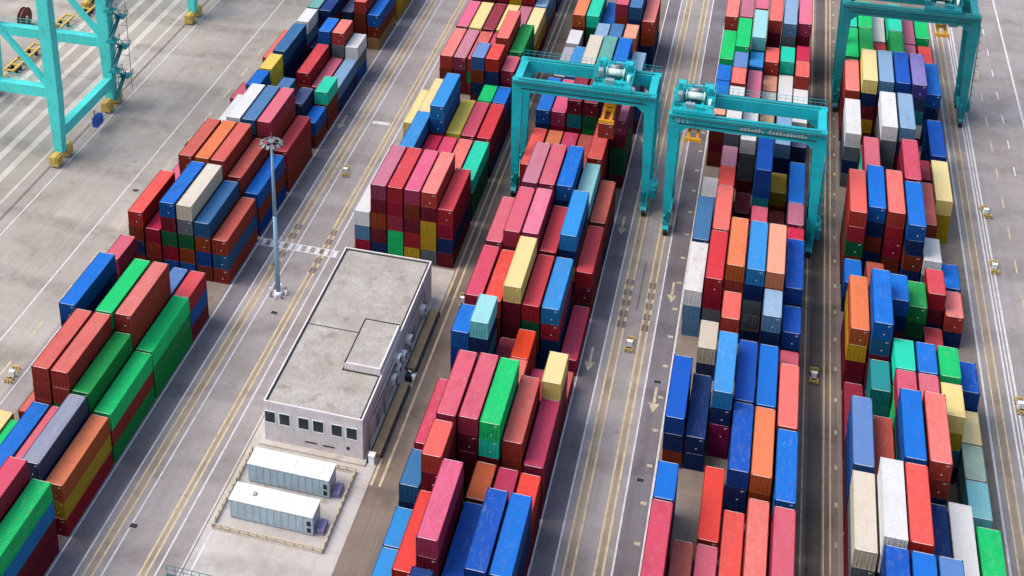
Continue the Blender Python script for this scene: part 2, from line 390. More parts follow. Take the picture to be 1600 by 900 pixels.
CONT = [
(1,-90.15,113.20,2.60,'L','yel',None),
(1,-90.15,113.20,0.00,'L','gld',None),
(1,-90.15,156.30,5.20,'S','rse','rose red short container, top in second stack from front, left row, left block'),
(1,-90.15,156.30,2.60,'S','mar',None),
(1,-90.15,156.30,0.00,'S','mar',None),
(1,-90.15,164.90,7.80,'L','cor','coral red long container on top of a brown one, left block'),
(1,-90.15,164.90,5.20,'L','brn',None),
(1,-90.15,164.90,2.60,'L','nav',None),
(1,-90.15,164.90,0.00,'L','brn',None),
(1,-90.15,177.80,5.20,'S','pnk',None),
(1,-90.15,177.80,2.60,'S','mar',None),
(1,-90.15,177.80,0.00,'S','mar',None),
(1,-90.15,206.50,5.20,'S','rse',None),
(1,-90.15,206.50,2.60,'S','mar',None),
(1,-90.15,206.50,0.00,'S','brn',None),
(1,-90.15,223.00,5.20,'L','sal',None),
(1,-90.15,223.00,2.60,'L','brk',None),
(1,-90.15,223.00,0.00,'L','mar',None),
(1,-90.15,254.50,5.20,'L','nav',None),
(1,-90.15,254.50,2.60,'L','brn',None),
(1,-90.15,254.50,0.00,'L','mar',None),
(1,-87.38,112.00,2.60,'L','grn',None),
(1,-87.38,112.00,0.00,'L','dgr',None),
(1,-87.38,125.90,2.60,'L','bsa',None),
(1,-87.38,125.90,0.00,'L','brn',None),
(1,-87.38,138.50,10.40,'L','blu','blue long container on top of a navy one, left block'),
(1,-87.38,138.50,7.80,'L','nav','navy long container under a blue one and over navy, left block'),
(1,-87.38,138.50,5.20,'L','nav',None),
(1,-87.38,138.50,2.60,'L','blu',None),
(1,-87.38,138.50,0.00,'L','nav',None),
(1,-87.38,164.90,5.20,'L','crm','crimson long container on top of a brick red one, left block'),
(1,-87.38,164.90,2.60,'L','brk',None),
(1,-87.38,164.90,0.00,'L','brn',None),
(1,-87.38,178.30,10.40,'L','brk','brick red long container on top of a brick red one, left block'),
(1,-87.38,178.30,7.80,'L','brk',None),
(1,-87.38,178.30,5.20,'L','rst',None),
(1,-87.38,178.30,2.60,'L','brn',None),
(1,-87.38,178.30,0.00,'L','mar',None),
(1,-87.38,191.70,7.80,'L','wht',None),
(1,-87.38,191.70,5.20,'L','wht',None),
(1,-87.38,191.70,2.60,'L','brn',None),
(1,-87.38,191.70,0.00,'L','nav',None),
(1,-87.38,207.50,7.80,'S','blu',None),
(1,-87.38,207.50,5.20,'S','blu',None),
(1,-87.38,207.50,2.60,'S','nav',None),
(1,-87.38,207.50,0.00,'S','brn',None),
(1,-87.38,214.20,7.80,'S','ylw','yellow short container on top of a yellow one, left block'),
(1,-87.38,214.20,5.20,'S','ylw',None),
(1,-87.38,214.20,2.60,'S','gld',None),
(1,-87.38,214.20,0.00,'S','brn',None),
(1,-87.38,221.50,7.80,'L','stl','steel blue long container, top of its stack, second row from left, left block'),
(1,-87.38,221.50,5.20,'L','nav','navy long container directly under a steel blue one, second row from left, left block'),
(1,-87.38,221.50,2.60,'L','nav',None),
(1,-87.38,221.50,0.00,'L','nav',None),
(1,-87.38,234.60,7.80,'S','wht','white short container on top of a light blue one, left block'),
(1,-87.38,234.60,5.20,'S','ltb',None),
(1,-87.38,234.60,2.60,'S','red',None),
(1,-87.38,234.60,0.00,'S','gry',None),
(1,-87.38,241.20,7.80,'L','aqu',None),
(1,-87.38,241.20,5.20,'L','stl',None),
(1,-87.38,241.20,2.60,'L','brn',None),
(1,-87.38,241.20,0.00,'L','nav',None),
(1,-87.38,254.50,7.80,'L','roy',None),
(1,-87.38,254.50,5.20,'L','brn',None),
(1,-87.38,254.50,2.60,'L','nav',None),
(1,-87.38,254.50,0.00,'L','mar',None),
(1,-84.61,100.00,5.20,'L','nav',None),
(1,-84.61,100.00,2.60,'L','brn',None),
(1,-84.61,100.00,0.00,'L','blu',None),
(1,-84.61,113.20,5.20,'L','blu','blue long container on top of a blue one, left block'),
(1,-84.61,113.20,2.60,'L','blu',None),
(1,-84.61,113.20,0.00,'L','nav',None),
(1,-84.61,125.90,10.40,'L','bsa','dusty salmon long container topping its stack between dusty salmon and dusty salmon, left block'),
(1,-84.61,125.90,7.80,'L','brk','brick red long container directly under a dusty salmon one, third row from left, left block'),
(1,-84.61,125.90,5.20,'L','brk',None),
(1,-84.61,125.90,2.60,'L','mar',None),
(1,-84.61,125.90,0.00,'L','brk',None),
(1,-84.61,138.50,5.20,'L','roy',None),
(1,-84.61,138.50,2.60,'L','nav',None),
(1,-84.61,138.50,0.00,'L','nav',None),
(1,-84.61,164.90,10.40,'L','blu','blue long container on top of a maroon one, left block'),
(1,-84.61,164.90,7.80,'L','mar',None),
(1,-84.61,164.90,5.20,'L','dgr',None),
(1,-84.61,164.90,2.60,'L','crm',None),
(1,-84.61,164.90,0.00,'L','blu',None),
(1,-84.61,178.30,10.40,'L','org','orange long container on top of a brick red one, left block'),
(1,-84.61,178.30,7.80,'L','brk',None),
(1,-84.61,178.30,5.20,'L','brn',None),
(1,-84.61,178.30,2.60,'L','brn',None),
(1,-84.61,178.30,0.00,'L','brk',None),
(1,-84.61,191.70,10.40,'L','wht','white long container on top of a grey one, left block'),
(1,-84.61,191.70,7.80,'L','gry',None),
(1,-84.61,191.70,5.20,'L','brn',None),
(1,-84.61,191.70,2.60,'L','nav',None),
(1,-84.61,191.70,0.00,'L','mar',None),
(1,-84.61,234.00,2.60,'S','nav',None),
(1,-84.61,234.00,0.00,'S','nav',None),
(1,-84.61,240.50,7.80,'L','nav','navy long container on top of a brown one, left block'),
(1,-84.61,240.50,5.20,'L','brn',None),
(1,-84.61,240.50,2.60,'L','brn',None),
(1,-84.61,240.50,0.00,'L','brn',None),
(1,-84.61,254.00,5.20,'L','blu',None),
(1,-84.61,254.00,2.60,'L','nav',None),
(1,-84.61,254.00,0.00,'L','brn',None),
(1,-81.84,100.00,5.20,'L','mar',None),
(1,-81.84,100.00,2.60,'L','brn',None),
(1,-81.84,100.00,0.00,'L','brn',None),
(1,-81.84,113.20,5.20,'L','rse','rose red long container topping its stack between blue and rust-patched slate, left block'),
(1,-81.84,113.20,2.60,'L','mar',None),
(1,-81.84,113.20,0.00,'L','mar',None),
(1,-81.84,125.90,10.40,'L','bsa','dusty salmon long container topping its stack between dusty salmon and green, left block'),
(1,-81.84,125.90,7.80,'L','brk','brick red long container under a dusty salmon one and over green, left block'),
(1,-81.84,125.90,5.20,'L','gr2',None),
(1,-81.84,125.90,2.60,'L','gr2',None),
(1,-81.84,125.90,0.00,'L','mar',None),
(1,-81.84,138.50,10.40,'L','grn','bright green long container topping its stack between royal blue and dusty salmon, left block'),
(1,-81.84,138.50,7.80,'L','dgr',None),
(1,-81.84,138.50,5.20,'L','grn',None),
(1,-81.84,138.50,2.60,'L','dgr',None),
(1,-81.84,138.50,0.00,'L','grn',None),
(1,-81.84,164.90,10.40,'L','old','off-white long container on top of a grey one, left block'),
(1,-81.84,164.90,7.80,'L','gry','grey long container under a off-white one and over dark green, left block'),
(1,-81.84,164.90,5.20,'L','dgr',None),
(1,-81.84,164.90,2.60,'L','rst',None),
(1,-81.84,164.90,0.00,'L','blu',None),
(1,-81.84,178.30,10.40,'L','bsa','dusty salmon long container topping its stack between orange and brick red, left block'),
(1,-81.84,178.30,7.80,'L','brk',None),
(1,-81.84,178.30,5.20,'L','brk',None),
(1,-81.84,178.30,2.60,'L','nav',None),
(1,-81.84,178.30,0.00,'L','brn',None),
(1,-81.84,191.70,10.40,'L','stl','steel blue long container topping its stack between white and rose red, left block'),
(1,-81.84,191.70,7.80,'L','nav',None),
(1,-81.84,191.70,5.20,'L','nav',None),
(1,-81.84,191.70,2.60,'L','brn',None),
(1,-81.84,191.70,0.00,'L','mar',None),
(1,-81.84,206.00,7.80,'S','stl',None),
(1,-81.84,206.00,5.20,'S','nav',None),
(1,-81.84,206.00,2.60,'S','brn',None),
(1,-81.84,206.00,0.00,'S','brn',None),
(1,-81.84,219.00,5.20,'L','red','red long container, top of its stack, third row from right, left block'),
(1,-81.84,219.00,2.60,'L','brk',None),
(1,-81.84,219.00,0.00,'L','mar',None),
(1,-81.84,231.60,7.80,'S','blu','blue short container on top of a navy one, left block'),
(1,-81.84,231.60,5.20,'S','nav',None),
(1,-81.84,231.60,2.60,'S','brn',None),
(1,-81.84,231.60,0.00,'S','mar',None),
(1,-81.84,246.20,5.20,'L','slt',None),
(1,-81.84,246.20,2.60,'L','brn',None),
(1,-81.84,246.20,0.00,'L','mar',None),
(1,-81.84,259.60,7.80,'L','gld',None),
(1,-81.84,259.60,5.20,'L','gld',None),
(1,-81.84,259.60,2.60,'L','brn',None),
(1,-81.84,259.60,0.00,'L','mar',None),
(1,-79.07,98.80,10.40,'L','rse','rose red long container topping its stack between maroon and bright green, left block'),
(1,-79.07,98.80,7.80,'L','mar',None),
(1,-79.07,98.80,5.20,'L','mar',None),
(1,-79.07,98.80,2.60,'L','mar',None),
(1,-79.07,98.80,0.00,'L','brn',None),
(1,-79.07,113.20,7.80,'L','slr','rust-patched slate long container on top of a navy one, left block'),
(1,-79.07,113.20,5.20,'L','nav',None),
(1,-79.07,113.20,2.60,'L','nav',None),
(1,-79.07,113.20,0.00,'L','gld',None),
(1,-79.07,125.90,7.80,'L','gr2','green long container on top of a dark green one, left block'),
(1,-79.07,125.90,5.20,'L','dgr',None),
(1,-79.07,125.90,2.60,'L','mar',None),
(1,-79.07,125.90,0.00,'L','brk',None),
(1,-79.07,138.50,10.40,'L','bsa','dusty salmon long container topping its stack between bright green and bright green, left block'),
(1,-79.07,138.50,7.80,'L','brk','brick red long container under a dusty salmon one and over maroon, left block'),
(1,-79.07,138.50,5.20,'L','mar',None),
(1,-79.07,138.50,2.60,'L','brk',None),
(1,-79.07,138.50,0.00,'L','mar',None),
(1,-79.07,150.77,5.20,'S','pwk','periwinkle blue short container on top of a navy one, left block'),
(1,-79.07,150.77,2.60,'S','nav',None),
(1,-79.07,150.77,0.00,'S','brn',None),
(1,-79.07,164.90,7.80,'L','stl','steel blue long container on top of a rust orange one, left block'),
(1,-79.07,164.90,5.20,'L','rst','rust orange long container under a steel blue one and over royal blue, left block'),
(1,-79.07,164.90,2.60,'L','roy',None),
(1,-79.07,164.90,0.00,'L','brn',None),
(1,-79.07,178.30,7.80,'L','brk','brick red long container on top of a brown one, left block'),
(1,-79.07,178.30,5.20,'L','brn',None),
(1,-79.07,178.30,2.60,'L','brn',None),
(1,-79.07,178.30,0.00,'L','mar',None),
(1,-79.07,191.70,10.40,'L','rse','rose red long container on top of a brick red one, left block'),
(1,-79.07,191.70,7.80,'L','brk','brick red long container under a rose red one and over brown, left block'),
(1,-79.07,191.70,5.20,'L','brn',None),
(1,-79.07,191.70,2.60,'L','brk',None),
(1,-79.07,191.70,0.00,'L','brk',None),
(1,-79.07,207.80,5.20,'S','slt','slate blue short container on top of a navy one, left block'),
(1,-79.07,207.80,2.60,'S','nav',None),
(1,-79.07,207.80,0.00,'S','mar',None),
(1,-79.07,219.00,2.60,'L','rse','rose red long container on top of a brown one, left block'),
(1,-79.07,219.00,0.00,'L','brn',None),
(1,-79.07,231.60,7.80,'S','sal','salmon red short container on top of a grey one, left block'),
(1,-79.07,231.60,5.20,'S','gry',None),
(1,-79.07,231.60,2.60,'S','brn',None),
(1,-79.07,231.60,0.00,'S','mar',None),
(1,-79.07,246.20,7.80,'L','bsa',None),
(1,-79.07,246.20,5.20,'L','brn',None),
(1,-79.07,246.20,2.60,'L','brn',None),
(1,-79.07,246.20,0.00,'L','roy',None),
(1,-79.07,259.60,7.80,'L','brk',None),
(1,-79.07,259.60,5.20,'L','brn',None),
(1,-79.07,259.60,2.60,'L','nav',None),
(1,-79.07,259.60,0.00,'L','brn',None),
(1,-76.30,98.80,7.80,'L','grn','bright green long container on top of a sky blue one, left block'),
(1,-76.30,98.80,5.20,'L','sky','sky blue long container under a bright green one and over maroon, left block'),
(1,-76.30,98.80,2.60,'L','mar','maroon long container under a sky blue one and over maroon, left block'),
(1,-76.30,98.80,0.00,'L','mar','maroon long container under a maroon one, left block'),
(1,-76.30,113.20,5.20,'L','org','orange long container on top of a golden yellow one, left block'),
(1,-76.30,113.20,2.60,'L','gld','golden yellow long container under a orange one and over red, left block'),
(1,-76.30,113.20,0.00,'L','red','red long container under a golden yellow one, left block'),
(1,-76.30,125.90,5.20,'L','grn','bright green long container on top of a brick red one, left block'),
(1,-76.30,125.90,2.60,'L','brk','brick red long container under a bright green one and over green, left block'),
(1,-76.30,125.90,0.00,'L','gr2','green long container under a brick red one, left block'),
(1,-76.30,138.50,5.20,'L','grn','bright green long container on top of a green one, left block'),
(1,-76.30,138.50,2.60,'L','gr2','green long container under a bright green one and over green, left block'),
(1,-76.30,138.50,0.00,'L','gr2','green long container under a green one, left block'),
(1,-76.30,150.77,5.20,'S','red','red short container on top of a blue one, left block'),
(1,-76.30,150.77,2.60,'S','blu',None),
(1,-76.30,150.77,0.00,'S','mar',None),
(1,-76.30,164.90,5.20,'L','brk','brick red long container on top of a steel blue one, left block'),
(1,-76.30,164.90,2.60,'L','stl','steel blue long container under a brick red one and over brick red, left block'),
(1,-76.30,164.90,0.00,'L','brk','brick red long container under a steel blue one, left block'),
(1,-76.30,178.30,5.20,'L','blu','blue long container, top in seventh stack from front, right row, left block'),
(1,-76.30,178.30,2.60,'L','brn','brown long container under a blue one and over royal blue, left block'),
(1,-76.30,178.30,0.00,'L','roy','royal blue long container directly under a brown one, rightmost row, left block'),
(1,-76.30,191.70,5.20,'L','red','red long container, top of its stack, rightmost row, left block'),
(1,-76.30,191.70,2.60,'L','brk','brick red long container under a red one and over brick red, left block'),
(1,-76.30,191.70,0.00,'L','brk','brick red long container under a brick red one, left block'),
(1,-76.30,206.30,2.60,'S','blu','blue short container on top of a brown one, left block'),
(1,-76.30,206.30,0.00,'S','brn',None),
(1,-76.30,213.00,5.20,'S','mnt','mint green short container on top of a brown one, left block'),
(1,-76.30,213.00,2.60,'S','brn',None),
(1,-76.30,213.00,0.00,'S','brn',None),
(1,-76.30,219.14,2.60,'L','ltb','light blue long container on top of a navy one, left block'),
(1,-76.30,219.14,0.00,'L','nav',None),
(1,-76.30,231.41,5.20,'S','wht','white short container on top of a grey one, left block'),
(1,-76.30,231.41,2.60,'S','gry',None),
(1,-76.30,231.41,0.00,'S','blu',None),
(1,-76.30,246.20,5.20,'L','blu','blue long container, top in thirteenth stack from front, right row, left block'),
(1,-76.30,246.20,2.60,'L','brn','brown long container under a blue one and over tan, left block'),
(1,-76.30,246.20,0.00,'L','tan','tan long container under a brown one, left block'),
(1,-76.30,260.50,5.20,'L','gld',None),
(1,-76.30,260.50,2.60,'L','gld',None),
(1,-76.30,260.50,0.00,'L','gld',None),
(2,-57.85,178.30,5.20,'L','wht','white long container on top of a light blue one, block behind shed'),
(2,-57.85,178.30,2.60,'L','ltb',None),
(2,-57.85,178.30,0.00,'L','crm',None),
(2,-57.85,206.60,5.20,'L','yel','pale yellow long container, top of its stack, leftmost row, block behind shed'),
(2,-57.85,206.60,2.60,'L','gld',None),
(2,-57.85,206.60,0.00,'L','gld',None),
(2,-57.85,232.80,5.20,'L','sal','salmon red long container on top of a brown one, block behind shed'),
(2,-57.85,232.80,2.60,'L','brn',None),
(2,-57.85,232.80,0.00,'L','brn',None),
(2,-57.85,246.00,5.20,'L','pnk','pink long container on top of a maroon one, block behind shed'),
(2,-57.85,246.00,2.60,'L','mar',None),
(2,-57.85,246.00,0.00,'L','brn',None),
(2,-57.85,259.60,5.20,'L','mar',None),
(2,-57.85,259.60,2.60,'L','brn',None),
(2,-57.85,259.60,0.00,'L','mar',None),
(2,-57.85,273.00,5.20,'L','brk',None),
(2,-57.85,273.00,2.60,'L','mar',None),
(2,-57.85,273.00,0.00,'L','brn',None),
(2,-55.18,178.30,10.40,'L','mau','mauve long container topping its stack between white and red, block behind shed'),
(2,-55.18,178.30,7.80,'L','mar',None),
(2,-55.18,178.30,5.20,'L','rst',None),
(2,-55.18,178.30,2.60,'L','mar',None),
(2,-55.18,178.30,0.00,'L','nav',None),
(2,-55.18,194.50,7.80,'L','sky','sky blue long container on top of a navy one, block behind shed'),
(2,-55.18,194.50,5.20,'L','nav',None),
(2,-55.18,194.50,2.60,'L','mar',None),
(2,-55.18,194.50,0.00,'L','mar',None),
(2,-55.18,206.77,7.80,'L','yel','pale yellow long container topping its stack between pale yellow and sky blue, block behind shed'),
(2,-55.18,206.77,5.20,'L','gld',None),
(2,-55.18,206.77,2.60,'L','gld',None),
(2,-55.18,206.77,0.00,'L','brn',None),
(2,-55.18,232.80,5.20,'L','mau','mauve long container topping its stack between salmon red and dusty salmon, block behind shed'),
(2,-55.18,232.80,2.60,'L','mar',None),
(2,-55.18,232.80,0.00,'L','mar',None),
(2,-55.18,246.00,5.20,'L','yel','pale yellow long container topping its stack between pink and maroon, block behind shed'),
(2,-55.18,246.00,2.60,'L','gld',None),
(2,-55.18,246.00,0.00,'L','brn',None),
(2,-55.18,259.60,7.80,'L','cor',None),
(2,-55.18,259.60,5.20,'L','mar',None),
(2,-55.18,259.60,2.60,'L','brn',None),
(2,-55.18,259.60,0.00,'L','mar',None),
(2,-55.18,273.00,5.20,'L','sal',None),
(2,-55.18,273.00,2.60,'L','mar',None),
(2,-55.18,273.00,0.00,'L','brn',None),
(2,-52.51,178.30,10.40,'L','red','red long container topping its stack between mauve and pink, block behind shed'),
(2,-52.51,178.30,7.80,'L','crm',None),
(2,-52.51,178.30,5.20,'L','rse',None),
(2,-52.51,178.30,2.60,'L','grn',None),
(2,-52.51,178.30,0.00,'L','grn',None),
(2,-52.51,191.70,5.20,'L','crm',None),
(2,-52.51,191.70,2.60,'L','mar',None),
(2,-52.51,191.70,0.00,'L','brn',None),
(2,-52.51,204.60,10.40,'L','sky','sky blue long container on top of a blue one, block behind shed'),
(2,-52.51,204.60,7.80,'L','blu','blue long container under a sky blue one and over brown, block behind shed'),
(2,-52.51,204.60,5.20,'L','brn',None),
(2,-52.51,204.60,2.60,'L','mar',None),
(2,-52.51,204.60,0.00,'L','gld',None),
(2,-52.51,232.80,5.20,'L','bsa',None),
(2,-52.51,232.80,2.60,'L','gr2',None),
(2,-52.51,232.80,0.00,'L','brn',None),
(2,-52.51,246.00,5.20,'L','mar','maroon long container on top of a maroon one, block behind shed'),
(2,-52.51,246.00,2.60,'L','mar',None),
(2,-52.51,246.00,0.00,'L','brn',None),
(2,-52.51,259.60,7.80,'L','crm',None),
(2,-52.51,259.60,5.20,'L','mar',None),
(2,-52.51,259.60,2.60,'L','brn',None),
(2,-52.51,259.60,0.00,'L','mar',None),
(2,-52.51,273.00,7.80,'L','blu',None),
(2,-52.51,273.00,5.20,'L','mar',None),
(2,-52.51,273.00,2.60,'L','brn',None),
(2,-52.51,273.00,0.00,'L','nav',None),
(2,-49.84,178.30,10.40,'L','pnk','pink long container on top of a brown one, block behind shed'),
(2,-49.84,178.30,7.80,'L','brn',None),
(2,-49.84,178.30,5.20,'L','mar',None),
(2,-49.84,178.30,2.60,'L','red',None),
(2,-49.84,178.30,0.00,'L','gld',None),
(2,-49.84,191.70,5.20,'L','rsp',None),
(2,-49.84,191.70,2.60,'L','crm',None),
(2,-49.84,191.70,0.00,'L','mar',None),
(2,-49.84,205.20,5.20,'L','ylw','yellow long container on top of a golden yellow one, block behind shed'),
(2,-49.84,205.20,2.60,'L','gld',None),
(2,-49.84,205.20,0.00,'L','mar',None),
(2,-49.84,224.00,10.40,'S','pwk','periwinkle blue short container on top of a brown one, block behind shed'),
(2,-49.84,224.00,7.80,'S','brn',None),
(2,-49.84,224.00,5.20,'S','nav',None),
(2,-49.84,224.00,2.60,'S','mar',None),
(2,-49.84,224.00,0.00,'S','brn',None),
(2,-49.84,232.80,5.20,'L','ros',None),
(2,-49.84,232.80,2.60,'L','brn',None),
(2,-49.84,232.80,0.00,'L','mar',None),
(2,-49.84,246.20,5.20,'L','yel',None),
(2,-49.84,246.20,2.60,'L','gld',None),
(2,-49.84,246.20,0.00,'L','brn',None),
(2,-49.84,259.60,10.40,'L','org',None),
(2,-49.84,259.60,7.80,'L','gld',None),
(2,-49.84,259.60,5.20,'L','gld',None),
(2,-49.84,259.60,2.60,'L','brn',None),
(2,-49.84,259.60,0.00,'L','mar',None),
(2,-49.84,273.00,5.20,'L','red',None),
(2,-49.84,273.00,2.60,'L','mar',None),
(2,-49.84,273.00,0.00,'L','brn',None),
(2,-47.17,178.30,10.40,'L','sal','salmon red long container topping its stack between pink and red, block behind shed'),
(2,-47.17,178.30,7.80,'L','mar','maroon long container under a salmon red one and over golden yellow, block behind shed'),
(2,-47.17,178.30,5.20,'L','gld',None),
(2,-47.17,178.30,2.60,'L','gld',None),
(2,-47.17,178.30,0.00,'L','gry',None),
(2,-47.17,191.70,5.20,'L','sal','salmon red long container topping its stack between bright rose and mint green, block behind shed'),
(2,-47.17,191.70,2.60,'L','mar',None),
(2,-47.17,191.70,0.00,'L','brn',None),
(2,-47.17,205.00,5.20,'L','ros','deep rose long container on top of a maroon one, block behind shed'),
(2,-47.17,205.00,2.60,'L','mar',None),
(2,-47.17,205.00,0.00,'L','nav',None),
(2,-47.17,217.60,5.20,'S','grn',None),
(2,-47.17,217.60,2.60,'S','dgr',None),
(2,-47.17,217.60,0.00,'S','mar',None),
(2,-47.17,224.00,10.40,'S','cor','coral red short container on top of a navy one, block behind shed'),
(2,-47.17,224.00,7.80,'S','nav',None),
(2,-47.17,224.00,5.20,'S','nav',None),
(2,-47.17,224.00,2.60,'S','mar',None),
(2,-47.17,224.00,0.00,'S','brn',None),
(2,-47.17,232.80,10.40,'L','sal','salmon red long container on top of a brick red one, block behind shed'),
(2,-47.17,232.80,7.80,'L','brk',None),
(2,-47.17,232.80,5.20,'L','mar',None),
(2,-47.17,232.80,2.60,'L','brk',None),
(2,-47.17,232.80,0.00,'L','brn',None),
(2,-47.17,246.20,5.20,'L','mau',None),
(2,-47.17,246.20,2.60,'L','mar',None),
(2,-47.17,246.20,0.00,'L','brn',None),
(2,-47.17,259.60,10.40,'L','cor',None),
(2,-47.17,259.60,7.80,'L','red',None),
(2,-47.17,259.60,5.20,'L','mar',None),
(2,-47.17,259.60,2.60,'L','brn',None),
(2,-47.17,259.60,0.00,'L','mar',None),
(2,-47.17,273.00,5.20,'L','mau',None),
(2,-47.17,273.00,2.60,'L','mar',None),
(2,-47.17,273.00,0.00,'L','brn',None),
(2,-44.50,178.30,7.80,'L','red','red long container, top in first stack from front, right row, block behind shed'),
(2,-44.50,178.30,5.20,'L','crm','crimson long container under a red one and over navy, block behind shed'),
(2,-44.50,178.30,2.60,'L','nav','navy long container under a crimson one and over maroon, block behind shed'),
(2,-44.50,178.30,0.00,'L','mar','maroon long container under a navy one, block behind shed'),
(2,-44.50,191.70,5.20,'L','mnt','mint green long container on top of a dark green one, block behind shed'),
(2,-44.50,191.70,2.60,'L','dgr',None),
(2,-44.50,191.70,0.00,'L','dgr',None),
(2,-44.50,205.00,5.20,'L','red','red long container on top of a maroon one, block behind shed'),
(2,-44.50,205.00,2.60,'L','mar',None),
(2,-44.50,205.00,0.00,'L','nav',None),
(2,-44.50,217.60,5.20,'S','blu','blue short container on top of a navy one, block behind shed'),
(2,-44.50,217.60,2.60,'S','nav',None),
(2,-44.50,217.60,0.00,'S','mar',None),
(2,-44.50,225.00,7.80,'S','rse','rose red short container on top of a maroon one, block behind shed'),
(2,-44.50,225.00,5.20,'S','mar',None),
(2,-44.50,225.00,2.60,'S','nav',None),
(2,-44.50,225.00,0.00,'S','mar',None),
(2,-44.50,232.80,7.80,'L','gr2','green long container on top of a dark green one, block behind shed'),
(2,-44.50,232.80,5.20,'L','dgr',None),
(2,-44.50,232.80,2.60,'L','dgr',None),
(2,-44.50,232.80,0.00,'L','mar',None),
(2,-44.50,246.20,5.20,'L','yel','pale yellow long container, top of its stack, rightmost row, block behind shed'),
(2,-44.50,246.20,2.60,'L','gld',None),
(2,-44.50,246.20,0.00,'L','mar',None),
(2,-44.50,259.00,5.20,'L','ltb',None),
(2,-44.50,259.00,2.60,'L','gry',None),
(2,-44.50,259.00,0.00,'L','mar',None),
(2,-44.50,273.00,7.80,'L','gr2',None),
(2,-44.50,273.00,5.20,'L','mar',None),
(2,-44.50,273.00,2.60,'L','brn',None),
(2,-44.50,273.00,0.00,'L','nav',None),
(3,-35.75,98.50,2.60,'L','sky',None),
(3,-35.75,98.50,0.00,'L','nav',None),
(3,-35.75,111.60,2.60,'S','sky','sky blue short container, top in first stack from front, left row, block beside shed'),
(3,-35.75,111.60,0.00,'S','nav',None),
(3,-35.75,117.90,2.60,'S','sky','sky blue short container, top in second stack from front, left row, block beside shed'),
(3,-35.75,117.90,0.00,'S','nav',None),
(3,-35.75,124.90,5.20,'S','stl','steel blue short container on top of a navy one, block beside shed'),
(3,-35.75,124.90,2.60,'S','nav',None),
(3,-35.75,124.90,0.00,'S','mar',None),
(3,-35.75,132.00,5.20,'L','ros','deep rose long container on top of a red one, block beside shed'),
(3,-35.75,132.00,2.60,'L','red',None),
(3,-35.75,132.00,0.00,'L','mar',None),
(3,-35.75,150.80,7.80,'S','blu','blue short container on top of a royal blue one, block beside shed'),
(3,-35.75,150.80,5.20,'S','roy',None),
(3,-35.75,150.80,2.60,'S','nav',None),
(3,-35.75,150.80,0.00,'S','nav',None),
(3,-35.75,159.00,7.80,'L','ros','deep rose long container on top of a maroon one, block beside shed'),
(3,-35.75,159.00,5.20,'L','mar',None),
(3,-35.75,159.00,2.60,'L','nav',None),
(3,-35.75,159.00,0.00,'L','nav',None),
(3,-35.75,172.30,7.80,'L','rse','rose red long container, top of its stack, leftmost row, block beside shed'),
(3,-35.75,172.30,5.20,'L','mar',None),
(3,-35.75,172.30,2.60,'L','brn',None),
(3,-35.75,172.30,0.00,'L','mar',None),
(3,-35.75,185.30,0.00,'L','mar',None),
(3,-35.75,198.70,5.20,'L','cor','coral red long container on top of a crimson one, block beside shed'),
(3,-35.75,198.70,2.60,'L','crm',None),
(3,-35.75,198.70,0.00,'L','mar',None),
(3,-35.75,212.60,7.80,'L','blu','blue long container, top of its stack, leftmost row, block beside shed'),
(3,-35.75,212.60,5.20,'L','nav',None),
(3,-35.75,212.60,2.60,'L','brn',None),
(3,-35.75,212.60,0.00,'L','mar',None),
(3,-35.75,230.40,5.20,'L','gry','grey long container on top of a navy one, block beside shed'),
(3,-35.75,230.40,2.60,'L','nav',None),
(3,-35.75,230.40,0.00,'L','mar',None),
(3,-35.75,244.20,5.20,'S','wht',None),
(3,-35.75,244.20,2.60,'S','mar',None),
(3,-35.75,244.20,0.00,'S','nav',None),
(3,-35.75,251.70,7.80,'L','org','orange long container on top of a brown one, block beside shed'),
(3,-35.75,251.70,5.20,'L','brn',None),
(3,-35.75,251.70,2.60,'L','nav',None),
(3,-35.75,251.70,0.00,'L','mar',None),
(3,-33.06,98.50,2.60,'L','red',None),
(3,-33.06,98.50,0.00,'L','mar',None),
(3,-33.06,112.50,5.20,'L','cor','coral red long container on top of a maroon one, block beside shed'),
(3,-33.06,112.50,2.60,'L','mar',None),
(3,-33.06,112.50,0.00,'L','nav',None),
(3,-33.06,124.90,10.40,'S','sal','salmon red short container on top of a maroon one, block beside shed'),
(3,-33.06,124.90,7.80,'S','mar','maroon short container under a salmon red one and over maroon, block beside shed'),
(3,-33.06,124.90,5.20,'S','mar',None),
(3,-33.06,124.90,2.60,'S','brn',None),
(3,-33.06,124.90,0.00,'S','mar',None),
(3,-33.06,132.00,10.40,'L','rse','rose red long container topping its stack between deep rose and rose red, block beside shed'),
(3,-33.06,132.00,7.80,'L','mar',None),
(3,-33.06,132.00,5.20,'L','mar',None),
(3,-33.06,132.00,2.60,'L','dgr',None),
(3,-33.06,132.00,0.00,'L','nav',None),
(3,-33.06,150.20,10.40,'S','cyn','pale cyan short container on top of a navy one, block beside shed'),
(3,-33.06,150.20,7.80,'S','nav','navy short container under a pale cyan one and over teal, block beside shed'),
(3,-33.06,150.20,5.20,'S','tea',None),
(3,-33.06,150.20,2.60,'S','nav',None),
(3,-33.06,150.20,0.00,'S','nav',None),
(3,-33.06,158.60,7.80,'L','cor','coral red long container on top of a brown one, block beside shed'),
(3,-33.06,158.60,5.20,'L','brn',None),
(3,-33.06,158.60,2.60,'L','mar',None),
(3,-33.06,158.60,0.00,'L','nav',None),
(3,-33.06,171.80,10.40,'L','rse','rose red long container topping its stack between rose red and pink, block beside shed'),
(3,-33.06,171.80,7.80,'L','mar',None),
(3,-33.06,171.80,5.20,'L','mar',None),
(3,-33.06,171.80,2.60,'L','mar',None),
(3,-33.06,171.80,0.00,'L','nav',None),
(3,-33.06,185.40,10.40,'L','mau','mauve long container topping its stack between maroon and rose red, block beside shed'),
